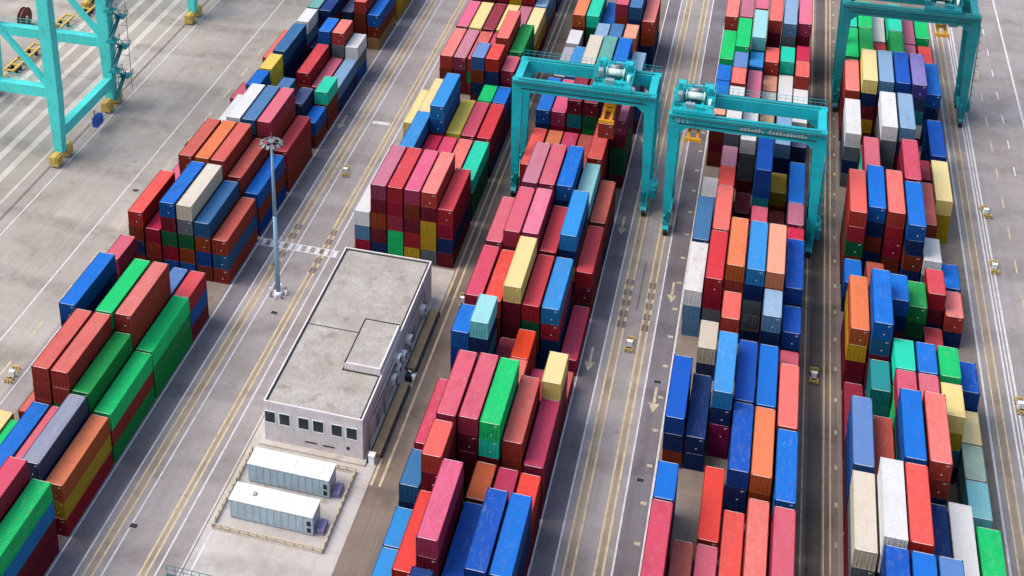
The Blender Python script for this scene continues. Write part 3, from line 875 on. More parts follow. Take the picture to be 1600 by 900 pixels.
(3,-33.06,185.40,7.80,'L','mar',None),
(3,-33.06,185.40,5.20,'L','mar',None),
(3,-33.06,185.40,2.60,'L','brn',None),
(3,-33.06,185.40,0.00,'L','nav',None),
(3,-33.06,198.70,5.20,'L','org',None),
(3,-33.06,198.70,2.60,'L','crm',None),
(3,-33.06,198.70,0.00,'L','brn',None),
(3,-33.06,212.60,7.80,'L','pnk','pink long container on top of a crimson one, block beside shed'),
(3,-33.06,212.60,5.20,'L','crm',None),
(3,-33.06,212.60,2.60,'L','mar',None),
(3,-33.06,212.60,0.00,'L','brn',None),
(3,-33.06,226.00,7.80,'L','sky','sky blue long container on top of a blue one, block beside shed'),
(3,-33.06,226.00,5.20,'L','blu',None),
(3,-33.06,226.00,2.60,'L','nav',None),
(3,-33.06,226.00,0.00,'L','mar',None),
(3,-33.06,252.00,7.80,'L','mnt','mint green long container on top of a dark green one, block beside shed'),
(3,-33.06,252.00,5.20,'L','dgr',None),
(3,-33.06,252.00,2.60,'L','mar',None),
(3,-33.06,252.00,0.00,'L','brn',None),
(3,-30.37,99.00,7.80,'L','nav',None),
(3,-30.37,99.00,5.20,'L','mar',None),
(3,-30.37,99.00,2.60,'L','nav',None),
(3,-30.37,99.00,0.00,'L','mar',None),
(3,-30.37,112.70,10.40,'L','pnk','pink long container topping its stack between coral red and royal blue, block beside shed'),
(3,-30.37,112.70,7.80,'L','mar','maroon long container, second in second stack from front, third left row, block beside shed'),
(3,-30.37,112.70,5.20,'L','mar',None),
(3,-30.37,112.70,2.60,'L','nav',None),
(3,-30.37,112.70,0.00,'L','mar',None),
(3,-30.37,132.20,10.40,'L','rse','rose red long container topping its stack between rose red and bright green, block beside shed'),
(3,-30.37,132.20,7.80,'L','mar','maroon long container, second in third stack from front, third left row, block beside shed'),
(3,-30.37,132.20,5.20,'L','mar','maroon long container under a maroon one and over maroon, block beside shed'),
(3,-30.37,132.20,2.60,'L','mar',None),
(3,-30.37,132.20,0.00,'L','dgr',None),
(3,-30.37,145.60,2.60,'L','mar','maroon long container on top of a brown one, block beside shed'),
(3,-30.37,145.60,0.00,'L','brn',None),
(3,-30.37,158.90,10.40,'L','yel','pale yellow long container on top of a maroon one, block beside shed'),
(3,-30.37,158.90,7.80,'L','mar','maroon long container under a pale yellow one and over maroon, block beside shed'),
(3,-30.37,158.90,5.20,'L','mar',None),
(3,-30.37,158.90,2.60,'L','brn',None),
(3,-30.37,158.90,0.00,'L','mar',None),
(3,-30.37,172.10,10.40,'L','pnk','pink long container topping its stack between rose red and red, block beside shed'),
(3,-30.37,172.10,7.80,'L','mar',None),
(3,-30.37,172.10,5.20,'L','mar',None),
(3,-30.37,172.10,2.60,'L','mar',None),
(3,-30.37,172.10,0.00,'L','nav',None),
(3,-30.37,185.60,10.40,'L','rse','rose red long container topping its stack between mauve and blue, block beside shed'),
(3,-30.37,185.60,7.80,'L','mar',None),
(3,-30.37,185.60,5.20,'L','brn',None),
(3,-30.37,185.60,2.60,'L','mar',None),
(3,-30.37,185.60,0.00,'L','nav',None),
(3,-30.37,198.70,5.20,'L','rsp',None),
(3,-30.37,198.70,2.60,'L','crm',None),
(3,-30.37,198.70,0.00,'L','mar',None),
(3,-30.37,212.60,10.40,'L','mar','maroon long container on top of a teal one, block beside shed'),
(3,-30.37,212.60,7.80,'L','tea',None),
(3,-30.37,212.60,5.20,'L','mar',None),
(3,-30.37,212.60,2.60,'L','mar',None),
(3,-30.37,212.60,0.00,'L','brn',None),
(3,-30.37,226.30,10.40,'L','old','off-white long container on top of a grey one, block beside shed'),
(3,-30.37,226.30,7.80,'L','gry',None),
(3,-30.37,226.30,5.20,'L','nav',None),
(3,-30.37,226.30,2.60,'L','mar',None),
(3,-30.37,226.30,0.00,'L','brn',None),
(3,-30.37,243.20,7.80,'S','ltb',None),
(3,-30.37,243.20,5.20,'S','gry',None),
(3,-30.37,243.20,2.60,'S','nav',None),
(3,-30.37,243.20,0.00,'S','mar',None),
(3,-30.37,252.60,5.20,'L','blu',None),
(3,-30.37,252.60,2.60,'L','nav',None),
(3,-30.37,252.60,0.00,'L','mar',None),
(3,-27.68,99.00,2.60,'L','blu',None),
(3,-27.68,99.00,0.00,'L','nav',None),
(3,-27.68,112.20,5.20,'L','roy','royal blue long container topping its stack between pink and royal blue, block beside shed'),
(3,-27.68,112.20,2.60,'L','nav',None),
(3,-27.68,112.20,0.00,'L','nav',None),
(3,-27.68,125.00,5.20,'S','rst','rust orange short container on top of a brown one, block beside shed'),
(3,-27.68,125.00,2.60,'S','brn',None),
(3,-27.68,125.00,0.00,'S','dgr',None),
(3,-27.68,132.00,10.40,'L','grn','bright green long container on top of a mint green one, block beside shed'),
(3,-27.68,132.00,7.80,'L','mnt','mint green long container under a bright green one and over maroon, block beside shed'),
(3,-27.68,132.00,5.20,'L','mar',None),
(3,-27.68,132.00,2.60,'L','mar',None),
(3,-27.68,132.00,0.00,'L','brn',None),
(3,-27.68,144.80,5.20,'S','sal',None),
(3,-27.68,144.80,2.60,'S','brn',None),
(3,-27.68,144.80,0.00,'S','mar',None),
(3,-27.68,150.94,5.20,'S','rdo','orange-red short container on top of a orange-red one, block beside shed'),
(3,-27.68,150.94,2.60,'S','rdo',None),
(3,-27.68,150.94,0.00,'S','brn',None),
(3,-27.68,158.90,7.80,'L','red','red long container on top of a dark green one, block beside shed'),
(3,-27.68,158.90,5.20,'L','dgr',None),
(3,-27.68,158.90,2.60,'L','brn',None),
(3,-27.68,158.90,0.00,'L','nav',None),
(3,-27.68,172.00,7.80,'L','red','red long container topping its stack between pink and sky blue, block beside shed'),
(3,-27.68,172.00,5.20,'L','mar',None),
(3,-27.68,172.00,2.60,'L','brn',None),
(3,-27.68,172.00,0.00,'L','nav',None),
(3,-27.68,185.80,10.40,'L','blu','blue long container topping its stack between rose red and pale cyan, block beside shed'),
(3,-27.68,185.80,7.80,'L','nav',None),
(3,-27.68,185.80,5.20,'L','nav',None),
(3,-27.68,185.80,2.60,'L','mar',None),
(3,-27.68,185.80,0.00,'L','brn',None),
(3,-27.68,198.70,5.20,'L','brk',None),
(3,-27.68,198.70,2.60,'L','mar',None),
(3,-27.68,198.70,0.00,'L','brn',None),
(3,-27.68,212.60,10.40,'L','mar','maroon long container on top of a dark green one, block beside shed'),
(3,-27.68,212.60,7.80,'L','dgr',None),
(3,-27.68,212.60,5.20,'L','gr2',None),
(3,-27.68,212.60,2.60,'L','mar',None),
(3,-27.68,212.60,0.00,'L','mar',None),
(3,-27.68,226.60,10.40,'L','aqu','grey-green long container on top of a dark green one, block beside shed'),
(3,-27.68,226.60,7.80,'L','dgr',None),
(3,-27.68,226.60,5.20,'L','mar',None),
(3,-27.68,226.60,2.60,'L','brn',None),
(3,-27.68,226.60,0.00,'L','nav',None),
(3,-27.68,243.80,7.80,'S','stl',None),
(3,-27.68,243.80,5.20,'S','tea',None),
(3,-27.68,243.80,2.60,'S','nav',None),
(3,-27.68,243.80,0.00,'S','mar',None),
(3,-27.68,253.20,10.40,'L','rse',None),
(3,-27.68,253.20,7.80,'L','brk',None),
(3,-27.68,253.20,5.20,'L','brk',None),
(3,-27.68,253.20,2.60,'L','mar',None),
(3,-27.68,253.20,0.00,'L','brn',None),
(3,-24.99,99.00,2.60,'L','nav',None),
(3,-24.99,99.00,0.00,'L','mar',None),
(3,-24.99,112.40,7.80,'L','roy','royal blue long container topping its stack between royal blue and blue, block beside shed'),
(3,-24.99,112.40,5.20,'L','nav',None),
(3,-24.99,112.40,2.60,'L','nav',None),
(3,-24.99,112.40,0.00,'L','mar',None),
(3,-24.99,124.80,5.20,'S','rsm','plum rose short container on top of a maroon one, block beside shed'),
(3,-24.99,124.80,2.60,'S','mar',None),
(3,-24.99,124.80,0.00,'S','brn',None),
(3,-24.99,132.50,7.80,'L','bsa','dusty salmon long container on top of a brick red one, block beside shed'),
(3,-24.99,132.50,5.20,'L','brk','brick red long container under a dusty salmon one and over maroon, block beside shed'),
(3,-24.99,132.50,2.60,'L','mar',None),
(3,-24.99,132.50,0.00,'L','mar',None),
(3,-24.99,146.50,2.60,'S','rsp',None),
(3,-24.99,146.50,0.00,'S','mar',None),
(3,-24.99,159.00,7.80,'L','sky','sky blue long container on top of a red one, block beside shed'),
(3,-24.99,159.00,5.20,'L','red','red long container under a sky blue one and over navy, block beside shed'),
(3,-24.99,159.00,2.60,'L','nav','navy long container under a red one and over navy, block beside shed'),
(3,-24.99,159.00,0.00,'L','nav',None),
(3,-24.99,173.00,10.40,'L','sky','sky blue long container on top of a navy one, block beside shed'),
(3,-24.99,173.00,7.80,'L','nav',None),
(3,-24.99,173.00,5.20,'L','gld',None),
(3,-24.99,173.00,2.60,'L','nav',None),
(3,-24.99,173.00,0.00,'L','gld',None),
(3,-24.99,185.50,7.80,'L','cyn','pale cyan long container on top of a sky blue one, block beside shed'),
(3,-24.99,185.50,5.20,'L','sky',None),
(3,-24.99,185.50,2.60,'L','nav',None),
(3,-24.99,185.50,0.00,'L','tea',None),
(3,-24.99,199.20,7.80,'L','cor','coral red long container on top of a coral red one, block beside shed'),
(3,-24.99,199.20,5.20,'L','cor',None),
(3,-24.99,199.20,2.60,'L','mar',None),
(3,-24.99,199.20,0.00,'L','nav',None),
(3,-24.99,212.60,5.20,'L','nav',None),
(3,-24.99,212.60,2.60,'L','mar',None),
(3,-24.99,212.60,0.00,'L','brn',None),
(3,-24.99,226.60,10.40,'L','blu','blue long container topping its stack between grey-green and light blue, block beside shed'),
(3,-24.99,226.60,7.80,'L','nav',None),
(3,-24.99,226.60,5.20,'L','nav',None),
(3,-24.99,226.60,2.60,'L','mar',None),
(3,-24.99,226.60,0.00,'L','brn',None),
(3,-24.99,244.20,7.80,'S','pea',None),
(3,-24.99,244.20,5.20,'S','rse',None),
(3,-24.99,244.20,2.60,'S','mar',None),
(3,-24.99,244.20,0.00,'S','brn',None),
(3,-24.99,252.40,10.40,'L','stl',None),
(3,-24.99,252.40,7.80,'L','nav',None),
(3,-24.99,252.40,5.20,'L','nav',None),
(3,-24.99,252.40,2.60,'L','nav',None),
(3,-24.99,252.40,0.00,'L','brn',None),
(3,-22.30,99.00,2.60,'L','blu',None),
(3,-22.30,99.00,0.00,'L','mar',None),
(3,-22.30,112.40,7.80,'L','blu','blue long container, top of its stack, rightmost row, block beside shed'),
(3,-22.30,112.40,5.20,'L','nav',None),
(3,-22.30,112.40,2.60,'L','nav',None),
(3,-22.30,112.40,0.00,'L','mar',None),
(3,-22.30,124.67,5.20,'S','cor','coral red short container on top of a maroon one, block beside shed'),
(3,-22.30,124.67,2.60,'S','mar',None),
(3,-22.30,124.67,0.00,'S','mar',None),
(3,-22.30,132.00,5.20,'L','rsm','plum rose long container on top of a maroon one, block beside shed'),
(3,-22.30,132.00,2.60,'L','mar',None),
(3,-22.30,132.00,0.00,'L','mar',None),
(3,-22.30,144.27,7.80,'S','yel','pale yellow short container on top of a rose red one, block beside shed'),
(3,-22.30,144.27,5.20,'S','rse',None),
(3,-22.30,144.27,2.60,'S','mar',None),
(3,-22.30,144.27,0.00,'S','mar',None),
(3,-22.30,150.41,0.00,'S','bsa',None),
(3,-22.30,158.90,0.00,'L','ros','deep rose long container, top of its stack, rightmost row, block beside shed'),
(3,-22.30,172.00,5.20,'L','red','red long container, top of its stack, rightmost row, block beside shed'),
(3,-22.30,172.00,2.60,'L','mar','maroon long container under a red one and over brown, block beside shed'),
(3,-22.30,172.00,0.00,'L','brn',None),
(3,-22.30,185.20,5.20,'L','brk','brick red long container, top of its stack, rightmost row, block beside shed'),
(3,-22.30,185.20,2.60,'L','mar',None),
(3,-22.30,185.20,0.00,'L','nav',None),
(3,-22.30,208.00,10.40,'L','mau','mauve long container, top of its stack, rightmost row, block beside shed'),
(3,-22.30,208.00,7.80,'L','mar',None),
(3,-22.30,208.00,5.20,'L','dgr',None),
(3,-22.30,208.00,2.60,'L','dgr',None),
(3,-22.30,208.00,0.00,'L','mar',None),
(3,-22.30,226.60,7.80,'L','ltb','light blue long container on top of a navy one, block beside shed'),
(3,-22.30,226.60,5.20,'L','nav',None),
(3,-22.30,226.60,2.60,'L','roy',None),
(3,-22.30,226.60,0.00,'L','mar',None),
(3,-22.30,252.20,7.80,'L','sal','salmon red long container on top of a rust orange one, block beside shed'),
(3,-22.30,252.20,5.20,'L','rst',None),
(3,-22.30,252.20,2.60,'L','nav',None),
(3,-22.30,252.20,0.00,'L','nav',None),
(4,-6.90,105.50,5.20,'L','red',None),
(4,-6.90,105.50,2.60,'L','mar',None),
(4,-6.90,105.50,0.00,'L','mar',None),
(4,-6.90,118.80,5.20,'L','ros','deep rose long container, top of its stack, leftmost row, middle crane block'),
(4,-6.90,118.80,2.60,'L','mar',None),
(4,-6.90,118.80,0.00,'L','mar',None),
(4,-6.90,131.30,5.20,'S','blu','blue short container, top in second stack from front, left row, middle crane block'),
(4,-6.90,131.30,2.60,'S','nav',None),
(4,-6.90,131.30,0.00,'S','mar',None),
(4,-6.90,145.20,5.20,'L','roy','royal blue long container, top of its stack, leftmost row, middle crane block'),
(4,-6.90,145.20,2.60,'L','nav','navy long container under a royal blue one and over brown, middle crane block'),
(4,-6.90,145.20,0.00,'L','brn',None),
(4,-6.90,172.00,5.20,'L','wht','white long container on top of a light blue one, middle crane block'),
(4,-6.90,172.00,2.60,'L','ltb','light blue long container under a white one and over light blue, middle crane block'),
(4,-6.90,172.00,0.00,'L','ltb','light blue long container under a light blue one, middle crane block'),
(4,-6.90,185.00,5.20,'L','stl','steel blue long container on top of a navy one, middle crane block'),
(4,-6.90,185.00,2.60,'L','nav',None),
(4,-6.90,185.00,0.00,'L','mar',None),
(4,-6.90,205.40,0.00,'S','wht','white short container, top of its stack, leftmost row, middle crane block'),
(4,-6.90,219.30,7.80,'S','pea','peach short container on top of a brown one, middle crane block'),
(4,-6.90,219.30,5.20,'S','brn',None),
(4,-6.90,219.30,2.60,'S','mar',None),
(4,-6.90,219.30,0.00,'S','brn',None),
(4,-6.90,225.60,7.80,'S','blu',None),
(4,-6.90,225.60,5.20,'S','nav',None),
(4,-6.90,225.60,2.60,'S','mar',None),
(4,-6.90,225.60,0.00,'S','brn',None),
(4,-6.90,231.90,7.80,'S','blu',None),
(4,-6.90,231.90,5.20,'S','nav',None),
(4,-6.90,231.90,2.60,'S','mar',None),
(4,-6.90,231.90,0.00,'S','nav',None),
(4,-6.90,240.30,7.80,'L','grn','bright green long container on top of a dark green one, middle crane block'),
(4,-6.90,240.30,5.20,'L','dgr',None),
(4,-6.90,240.30,2.60,'L','nav',None),
(4,-6.90,240.30,0.00,'L','mar',None),
(4,-6.90,253.20,10.40,'L','sal','salmon red long container on top of a brown one, middle crane block'),
(4,-6.90,253.20,7.80,'L','brn',None),
(4,-6.90,253.20,5.20,'L','dgr',None),
(4,-6.90,253.20,2.60,'L','mar',None),
(4,-6.90,253.20,0.00,'L','brn',None),
(4,-4.21,105.50,0.00,'L','mar',None),
(4,-4.21,118.60,0.00,'L','brk','brick red long container topping its stack between deep rose and rose red, middle crane block'),
(4,-4.21,145.40,2.60,'L','nav','navy long container on top of a navy one, middle crane block'),
(4,-4.21,145.40,0.00,'L','nav','navy long container directly under a navy one, second row from left, middle crane block'),
(4,-4.21,163.20,2.60,'S','old','off-white short container on top of a slate blue one, middle crane block'),
(4,-4.21,163.20,0.00,'S','slt',None),
(4,-4.21,172.00,7.80,'L','red','red long container on top of a crimson one, middle crane block'),
(4,-4.21,172.00,5.20,'L','crm',None),
(4,-4.21,172.00,2.60,'L','gry',None),
(4,-4.21,172.00,0.00,'L','gry',None),
(4,-4.21,184.60,7.80,'L','sal','salmon red long container on top of a brick red one, middle crane block'),
(4,-4.21,184.60,5.20,'L','brk',None),
(4,-4.21,184.60,2.60,'L','mar',None),
(4,-4.21,184.60,0.00,'L','nav',None),
(4,-4.21,196.87,7.80,'S','cor','coral red short container on top of a crimson one, middle crane block'),
(4,-4.21,196.87,5.20,'S','crm',None),
(4,-4.21,196.87,2.60,'S','mar',None),
(4,-4.21,196.87,0.00,'S','brn',None),
(4,-4.21,203.01,7.80,'S','mau','mauve short container topping its stack between white and maroon, middle crane block'),
(4,-4.21,203.01,5.20,'S','mar',None),
(4,-4.21,203.01,2.60,'S','mar',None),
(4,-4.21,203.01,0.00,'S','brn',None),
(4,-4.21,213.00,10.40,'L','wht','white long container, top of its stack, second row from left, middle crane block'),
(4,-4.21,213.00,7.80,'L','gry',None),
(4,-4.21,213.00,5.20,'L','mar',None),
(4,-4.21,213.00,2.60,'L','brn',None),
(4,-4.21,213.00,0.00,'L','nav',None),
(4,-4.21,226.40,10.40,'S','sal',None),
(4,-4.21,226.40,7.80,'S','wht',None),
(4,-4.21,226.40,5.20,'S','mar',None),
(4,-4.21,226.40,2.60,'S','brn',None),
(4,-4.21,226.40,0.00,'S','nav',None),
(4,-4.21,232.60,10.40,'S','pwk',None),
(4,-4.21,232.60,7.80,'S','nav',None),
(4,-4.21,232.60,5.20,'S','mar',None),
(4,-4.21,232.60,2.60,'S','mar',None),
(4,-4.21,232.60,0.00,'S','brn',None),
(4,-4.21,241.00,10.40,'L','grn','bright green long container on top of a green one, middle crane block'),
(4,-4.21,241.00,7.80,'L','gr2',None),
(4,-4.21,241.00,5.20,'L','nav',None),
(4,-4.21,241.00,2.60,'L','mar',None),
(4,-4.21,241.00,0.00,'L','brn',None),
(4,-4.21,253.80,10.40,'L','mau',None),
(4,-4.21,253.80,7.80,'L','mar',None),
(4,-4.21,253.80,5.20,'L','mar',None),
(4,-4.21,253.80,2.60,'L','brn',None),
(4,-4.21,253.80,0.00,'L','nav',None),
(4,-1.52,105.50,0.00,'L','red',None),
(4,-1.52,118.70,0.00,'L','rse','rose red long container, top of its stack, third row from left, middle crane block'),
(4,-1.52,131.60,0.00,'L','cor','coral red long container, top of its stack, third row from left, middle crane block'),
(4,-1.52,148.50,7.80,'L','sky','sky blue long container topping its stack between navy and royal blue, middle crane block'),
(4,-1.52,148.50,5.20,'L','nav','navy long container under a sky blue one and over magenta, middle crane block'),
(4,-1.52,148.50,2.60,'L','mag','magenta long container under a navy one and over magenta, middle crane block'),
(4,-1.52,148.50,0.00,'L','mag','magenta long container under a magenta one, middle crane block'),
(4,-1.52,163.60,7.80,'S','sal','salmon red short container, top of its stack, third row from left, middle crane block'),
(4,-1.52,163.60,5.20,'S','mar',None),
(4,-1.52,163.60,2.60,'S','nav',None),
(4,-1.52,163.60,0.00,'S','mar',None),
(4,-1.52,172.20,10.40,'L','org','orange long container on top of a brick red one, middle crane block'),
(4,-1.52,172.20,7.80,'L','brk',None),
(4,-1.52,172.20,5.20,'L','brk',None),
(4,-1.52,172.20,2.60,'L','mar',None),
(4,-1.52,172.20,0.00,'L','nav',None),
(4,-1.52,202.00,0.00,'S','mar','maroon short container topping its stack between mauve and royal blue, middle crane block'),
(4,-1.52,211.80,7.80,'L','wht','white long container topping its stack between white and tan, middle crane block'),
(4,-1.52,211.80,5.20,'L','gry',None),
(4,-1.52,211.80,2.60,'L','gry',None),
(4,-1.52,211.80,0.00,'L','mar',None),
(4,-1.52,224.90,7.80,'L','pnk','pink long container on top of a mauve one, middle crane block'),
(4,-1.52,224.90,5.20,'L','mau',None),
(4,-1.52,224.90,2.60,'L','mar',None),
(4,-1.52,224.90,0.00,'L','brn',None),
(4,-1.52,238.60,7.80,'S','sky',None),
(4,-1.52,238.60,5.20,'S','nav',None),
(4,-1.52,238.60,2.60,'S','mar',None),
(4,-1.52,238.60,0.00,'S','brn',None),
(4,-1.52,245.50,10.40,'L','cyn','pale cyan long container on top of a teal one, middle crane block'),
(4,-1.52,245.50,7.80,'L','tea',None),
(4,-1.52,245.50,5.20,'L','nav',None),
(4,-1.52,245.50,2.60,'L','brn',None),
(4,-1.52,245.50,0.00,'L','mar',None),
(4,-1.52,258.40,10.40,'L','pnk',None),
(4,-1.52,258.40,7.80,'L','mar',None),
(4,-1.52,258.40,5.20,'L','brn',None),
(4,-1.52,258.40,2.60,'L','nav',None),
(4,-1.52,258.40,0.00,'L','mar',None),
(4,1.17,111.50,0.00,'L','red',None),
(4,1.17,124.90,0.00,'L','cor','coral red long container, top of its stack, third row from right, middle crane block'),
(4,1.17,138.20,5.20,'L','roy','royal blue long container, top in second stack from front, third right row, middle crane block'),
(4,1.17,138.20,2.60,'L','nav','navy long container, second in second stack from front, third right row, middle crane block'),
(4,1.17,138.20,0.00,'L','nav',None),
(4,1.17,150.80,5.20,'L','roy','royal blue long container topping its stack between sky blue and blue, middle crane block'),
(4,1.17,150.80,2.60,'L','nav',None),
(4,1.17,150.80,0.00,'L','nav',None),
(4,1.17,172.00,10.40,'L','sky','sky blue long container topping its stack between orange and peach, middle crane block'),
(4,1.17,172.00,7.80,'L','nav','navy long container under a sky blue one and over grey, middle crane block'),
(4,1.17,172.00,5.20,'L','gry',None),
(4,1.17,172.00,2.60,'L','gry',None),
(4,1.17,172.00,0.00,'L','nav',None),
(4,1.17,184.27,5.20,'L','rse',None),
(4,1.17,184.27,2.60,'L','mar',None),
(4,1.17,184.27,0.00,'L','nav',None),
(4,1.17,198.70,10.40,'L','roy','royal blue long container on top of a royal blue one, middle crane block'),
(4,1.17,198.70,7.80,'L','roy',None),
(4,1.17,198.70,5.20,'L','tea',None),
(4,1.17,198.70,2.60,'L','roy',None),
(4,1.17,198.70,0.00,'L','nav',None),
(4,1.17,214.00,5.20,'L','tan',None),
(4,1.17,214.00,2.60,'L','gry',None),
(4,1.17,214.00,0.00,'L','nav',None),
(4,1.17,228.40,5.20,'S','old','off-white short container on top of a grey one, middle crane block'),
(4,1.17,228.40,2.60,'S','gry',None),
(4,1.17,228.40,0.00,'S','brn',None),
(4,1.17,234.80,5.20,'S','pea',None),
(4,1.17,234.80,2.60,'S','gld',None),
(4,1.17,234.80,0.00,'S','mar',None),
(4,1.17,241.20,7.80,'S','sal','salmon red short container topping its stack between sky blue and mint green, middle crane block'),
(4,1.17,241.20,5.20,'S','mar',None),
(4,1.17,241.20,2.60,'S','mar',None),
(4,1.17,241.20,0.00,'S','brn',None),
(4,1.17,253.60,10.40,'L','sal','salmon red long container topping its stack between pink and light blue, middle crane block'),
(4,1.17,253.60,7.80,'L','mar',None),
(4,1.17,253.60,5.20,'L','mar',None),
(4,1.17,253.60,2.60,'L','old',None),
(4,1.17,253.60,0.00,'L','brn',None),
(4,3.86,111.50,2.60,'L','red',None),
(4,3.86,111.50,0.00,'L','mar',None),
(4,3.86,124.80,2.60,'L','sal','salmon red long container topping its stack between coral red and deep rose, middle crane block'),
(4,3.86,124.80,0.00,'L','mar',None),
(4,3.86,138.00,5.20,'L','org','orange long container on top of a rust orange one, middle crane block'),
(4,3.86,138.00,2.60,'L','rst',None),
(4,3.86,138.00,0.00,'L','mar',None),
(4,3.86,150.60,5.20,'L','blu','blue long container topping its stack between royal blue and salmon red, middle crane block'),
(4,3.86,150.60,2.60,'L','nav',None),
(4,3.86,150.60,0.00,'L','mar',None),
(4,3.86,165.60,7.80,'S','ltb','light blue short container on top of a navy one, middle crane block'),
(4,3.86,165.60,5.20,'S','nav',None),
(4,3.86,165.60,2.60,'S','nav',None),
(4,3.86,165.60,0.00,'S','mar',None),
(4,3.86,172.00,10.40,'L','pea','peach long container on top of a brick red one, middle crane block'),
(4,3.86,172.00,7.80,'L','brk',None),
(4,3.86,172.00,5.20,'L','mar',None),
(4,3.86,172.00,2.60,'L','brn',None),
(4,3.86,172.00,0.00,'L','nav',None),
(4,3.86,192.00,0.00,'L','brn',None),
(4,3.86,205.40,2.60,'S','gld','golden yellow short container on top of a brick red one, middle crane block'),
(4,3.86,205.40,0.00,'S','brk',None),
(4,3.86,212.00,7.80,'L','ltb','light blue long container on top of a navy one, middle crane block'),
(4,3.86,212.00,5.20,'L','nav',None),
(4,3.86,212.00,2.60,'L','nav',None),
(4,3.86,212.00,0.00,'L','mar',None),
(4,3.86,229.60,5.20,'L','wht','white long container topping its stack between peach and white, middle crane block'),
(4,3.86,229.60,2.60,'L','gry',None),
(4,3.86,229.60,0.00,'L','nav',None),
(4,3.86,242.20,7.80,'S','mnt','mint green short container on top of a dark green one, middle crane block'),
(4,3.86,242.20,5.20,'S','dgr',None),
(4,3.86,242.20,2.60,'S','mar',None),
(4,3.86,242.20,0.00,'S','brn',None),
(4,3.86,252.80,10.40,'L','ltb','light blue long container on top of a grey one, middle crane block'),
(4,3.86,252.80,7.80,'L','gry',None),
(4,3.86,252.80,5.20,'L','rst',None),
(4,3.86,252.80,2.60,'L','mar',None),
(4,3.86,252.80,0.00,'L','brn',None),
(4,6.55,108.50,5.20,'L','nav',None),
(4,6.55,108.50,2.60,'L','mar',None),
(4,6.55,108.50,0.00,'L','mar',None),
(4,6.55,121.60,5.20,'L','ros','deep rose long container, top of its stack, rightmost row, middle crane block'),
(4,6.55,121.60,2.60,'L','mar',None),
(4,6.55,121.60,0.00,'L','mar',None),
(4,6.55,134.70,5.20,'L','blu','blue long container, top in second stack from front, right row, middle crane block'),
(4,6.55,134.70,2.60,'L','nav',None),
(4,6.55,134.70,0.00,'L','mar',None),
(4,6.55,147.40,5.20,'L','sal','salmon red long container, top of its stack, rightmost row, middle crane block'),
(4,6.55,147.40,2.60,'L','mar',None),
(4,6.55,147.40,0.00,'L','nav',None),
(4,6.55,159.67,2.60,'S','rse',None),
(4,6.55,159.67,0.00,'S','mar',None),
(4,6.55,166.20,5.20,'S','roy','royal blue short container on top of a navy one, middle crane block'),
(4,6.55,166.20,2.60,'S','nav',None),
(4,6.55,166.20,0.00,'S','mar',None),
(4,6.55,172.80,7.80,'L','roy','royal blue long container, top of its stack, rightmost row, middle crane block'),
(4,6.55,172.80,5.20,'L','nav',None),
(4,6.55,172.80,2.60,'L','nav',None),
(4,6.55,172.80,0.00,'L','mar',None),
(4,6.55,185.90,5.20,'S','crm',None),
(4,6.55,185.90,2.60,'S','mar',None),
(4,6.55,185.90,0.00,'S','nav',None),
(4,6.55,192.80,5.20,'S','mau','mauve short container, top of its stack, rightmost row, middle crane block'),
(4,6.55,192.80,2.60,'S','mar',None),
(4,6.55,192.80,0.00,'S','brn',None),
(4,6.55,199.00,5.20,'L','blu','blue long container, top in ninth stack from front, right row, middle crane block'),
(4,6.55,199.00,2.60,'L','nav',None),
(4,6.55,199.00,0.00,'L','mar',None),
(4,6.55,216.40,5.20,'S','slt','slate blue short container on top of a slate blue one, middle crane block'),
(4,6.55,216.40,2.60,'S','slt',None),
(4,6.55,216.40,0.00,'S','brn',None),
(4,6.55,224.70,5.20,'L','wht','white long container on top of a navy one, middle crane block'),
(4,6.55,224.70,2.60,'L','nav',None),
(4,6.55,224.70,0.00,'L','nav',None),
(4,6.55,237.00,7.80,'S','sal','salmon red short container, top of its stack, rightmost row, middle crane block'),
(4,6.55,237.00,5.20,'S','mar',None),
(4,6.55,237.00,2.60,'S','mar',None),
(4,6.55,237.00,0.00,'S','nav',None),
(4,6.55,243.20,7.80,'S','crm',None),
(4,6.55,243.20,5.20,'S','mar',None),
(4,6.55,243.20,2.60,'S','brn',None),
(4,6.55,243.20,0.00,'S','mar',None),
(4,6.55,253.60,10.40,'L','pnk','pink long container, top of its stack, rightmost row, middle crane block'),
(4,6.55,253.60,7.80,'L','mar',None),
(4,6.55,253.60,5.20,'L','mar',None),
(4,6.55,253.60,2.60,'L','brn',None),
(4,6.55,253.60,0.00,'L','nav',None),
(5,15.00,113.60,5.20,'L','mar',None),
(5,15.00,113.60,2.60,'L','mar',None),
(5,15.00,113.60,0.00,'L','nav',None),
(5,15.00,127.00,7.80,'L','old','off-white long container on top of a grey one, right-hand block'),
(5,15.00,127.00,5.20,'L','gry','grey long container under a off-white one and over maroon, right-hand block'),
(5,15.00,127.00,2.60,'L','mar',None),
(5,15.00,127.00,0.00,'L','mar',None),
(5,15.00,140.20,7.80,'L','pwk','periwinkle blue long container on top of a royal blue one, right-hand block'),
(5,15.00,140.20,5.20,'L','roy',None),
(5,15.00,140.20,2.60,'L','nav',None),
(5,15.00,140.20,0.00,'L','mar',None),
(5,15.00,152.50,0.00,'L','mar','maroon long container, top of its stack, leftmost row, right-hand block'),
(5,15.00,166.00,7.80,'L','org','orange long container on top of a golden yellow one, right-hand block'),
(5,15.00,166.00,5.20,'L','gld','golden yellow long container under a orange one and over maroon, right-hand block'),
(5,15.00,166.00,2.60,'L','mar','maroon long container under a golden yellow one and over maroon, right-hand block'),
(5,15.00,166.00,0.00,'L','mar',None),
(5,15.00,183.80,2.60,'S','blu','blue short container, top of its stack, leftmost row, right-hand block'),
(5,15.00,183.80,0.00,'S','nav',None),
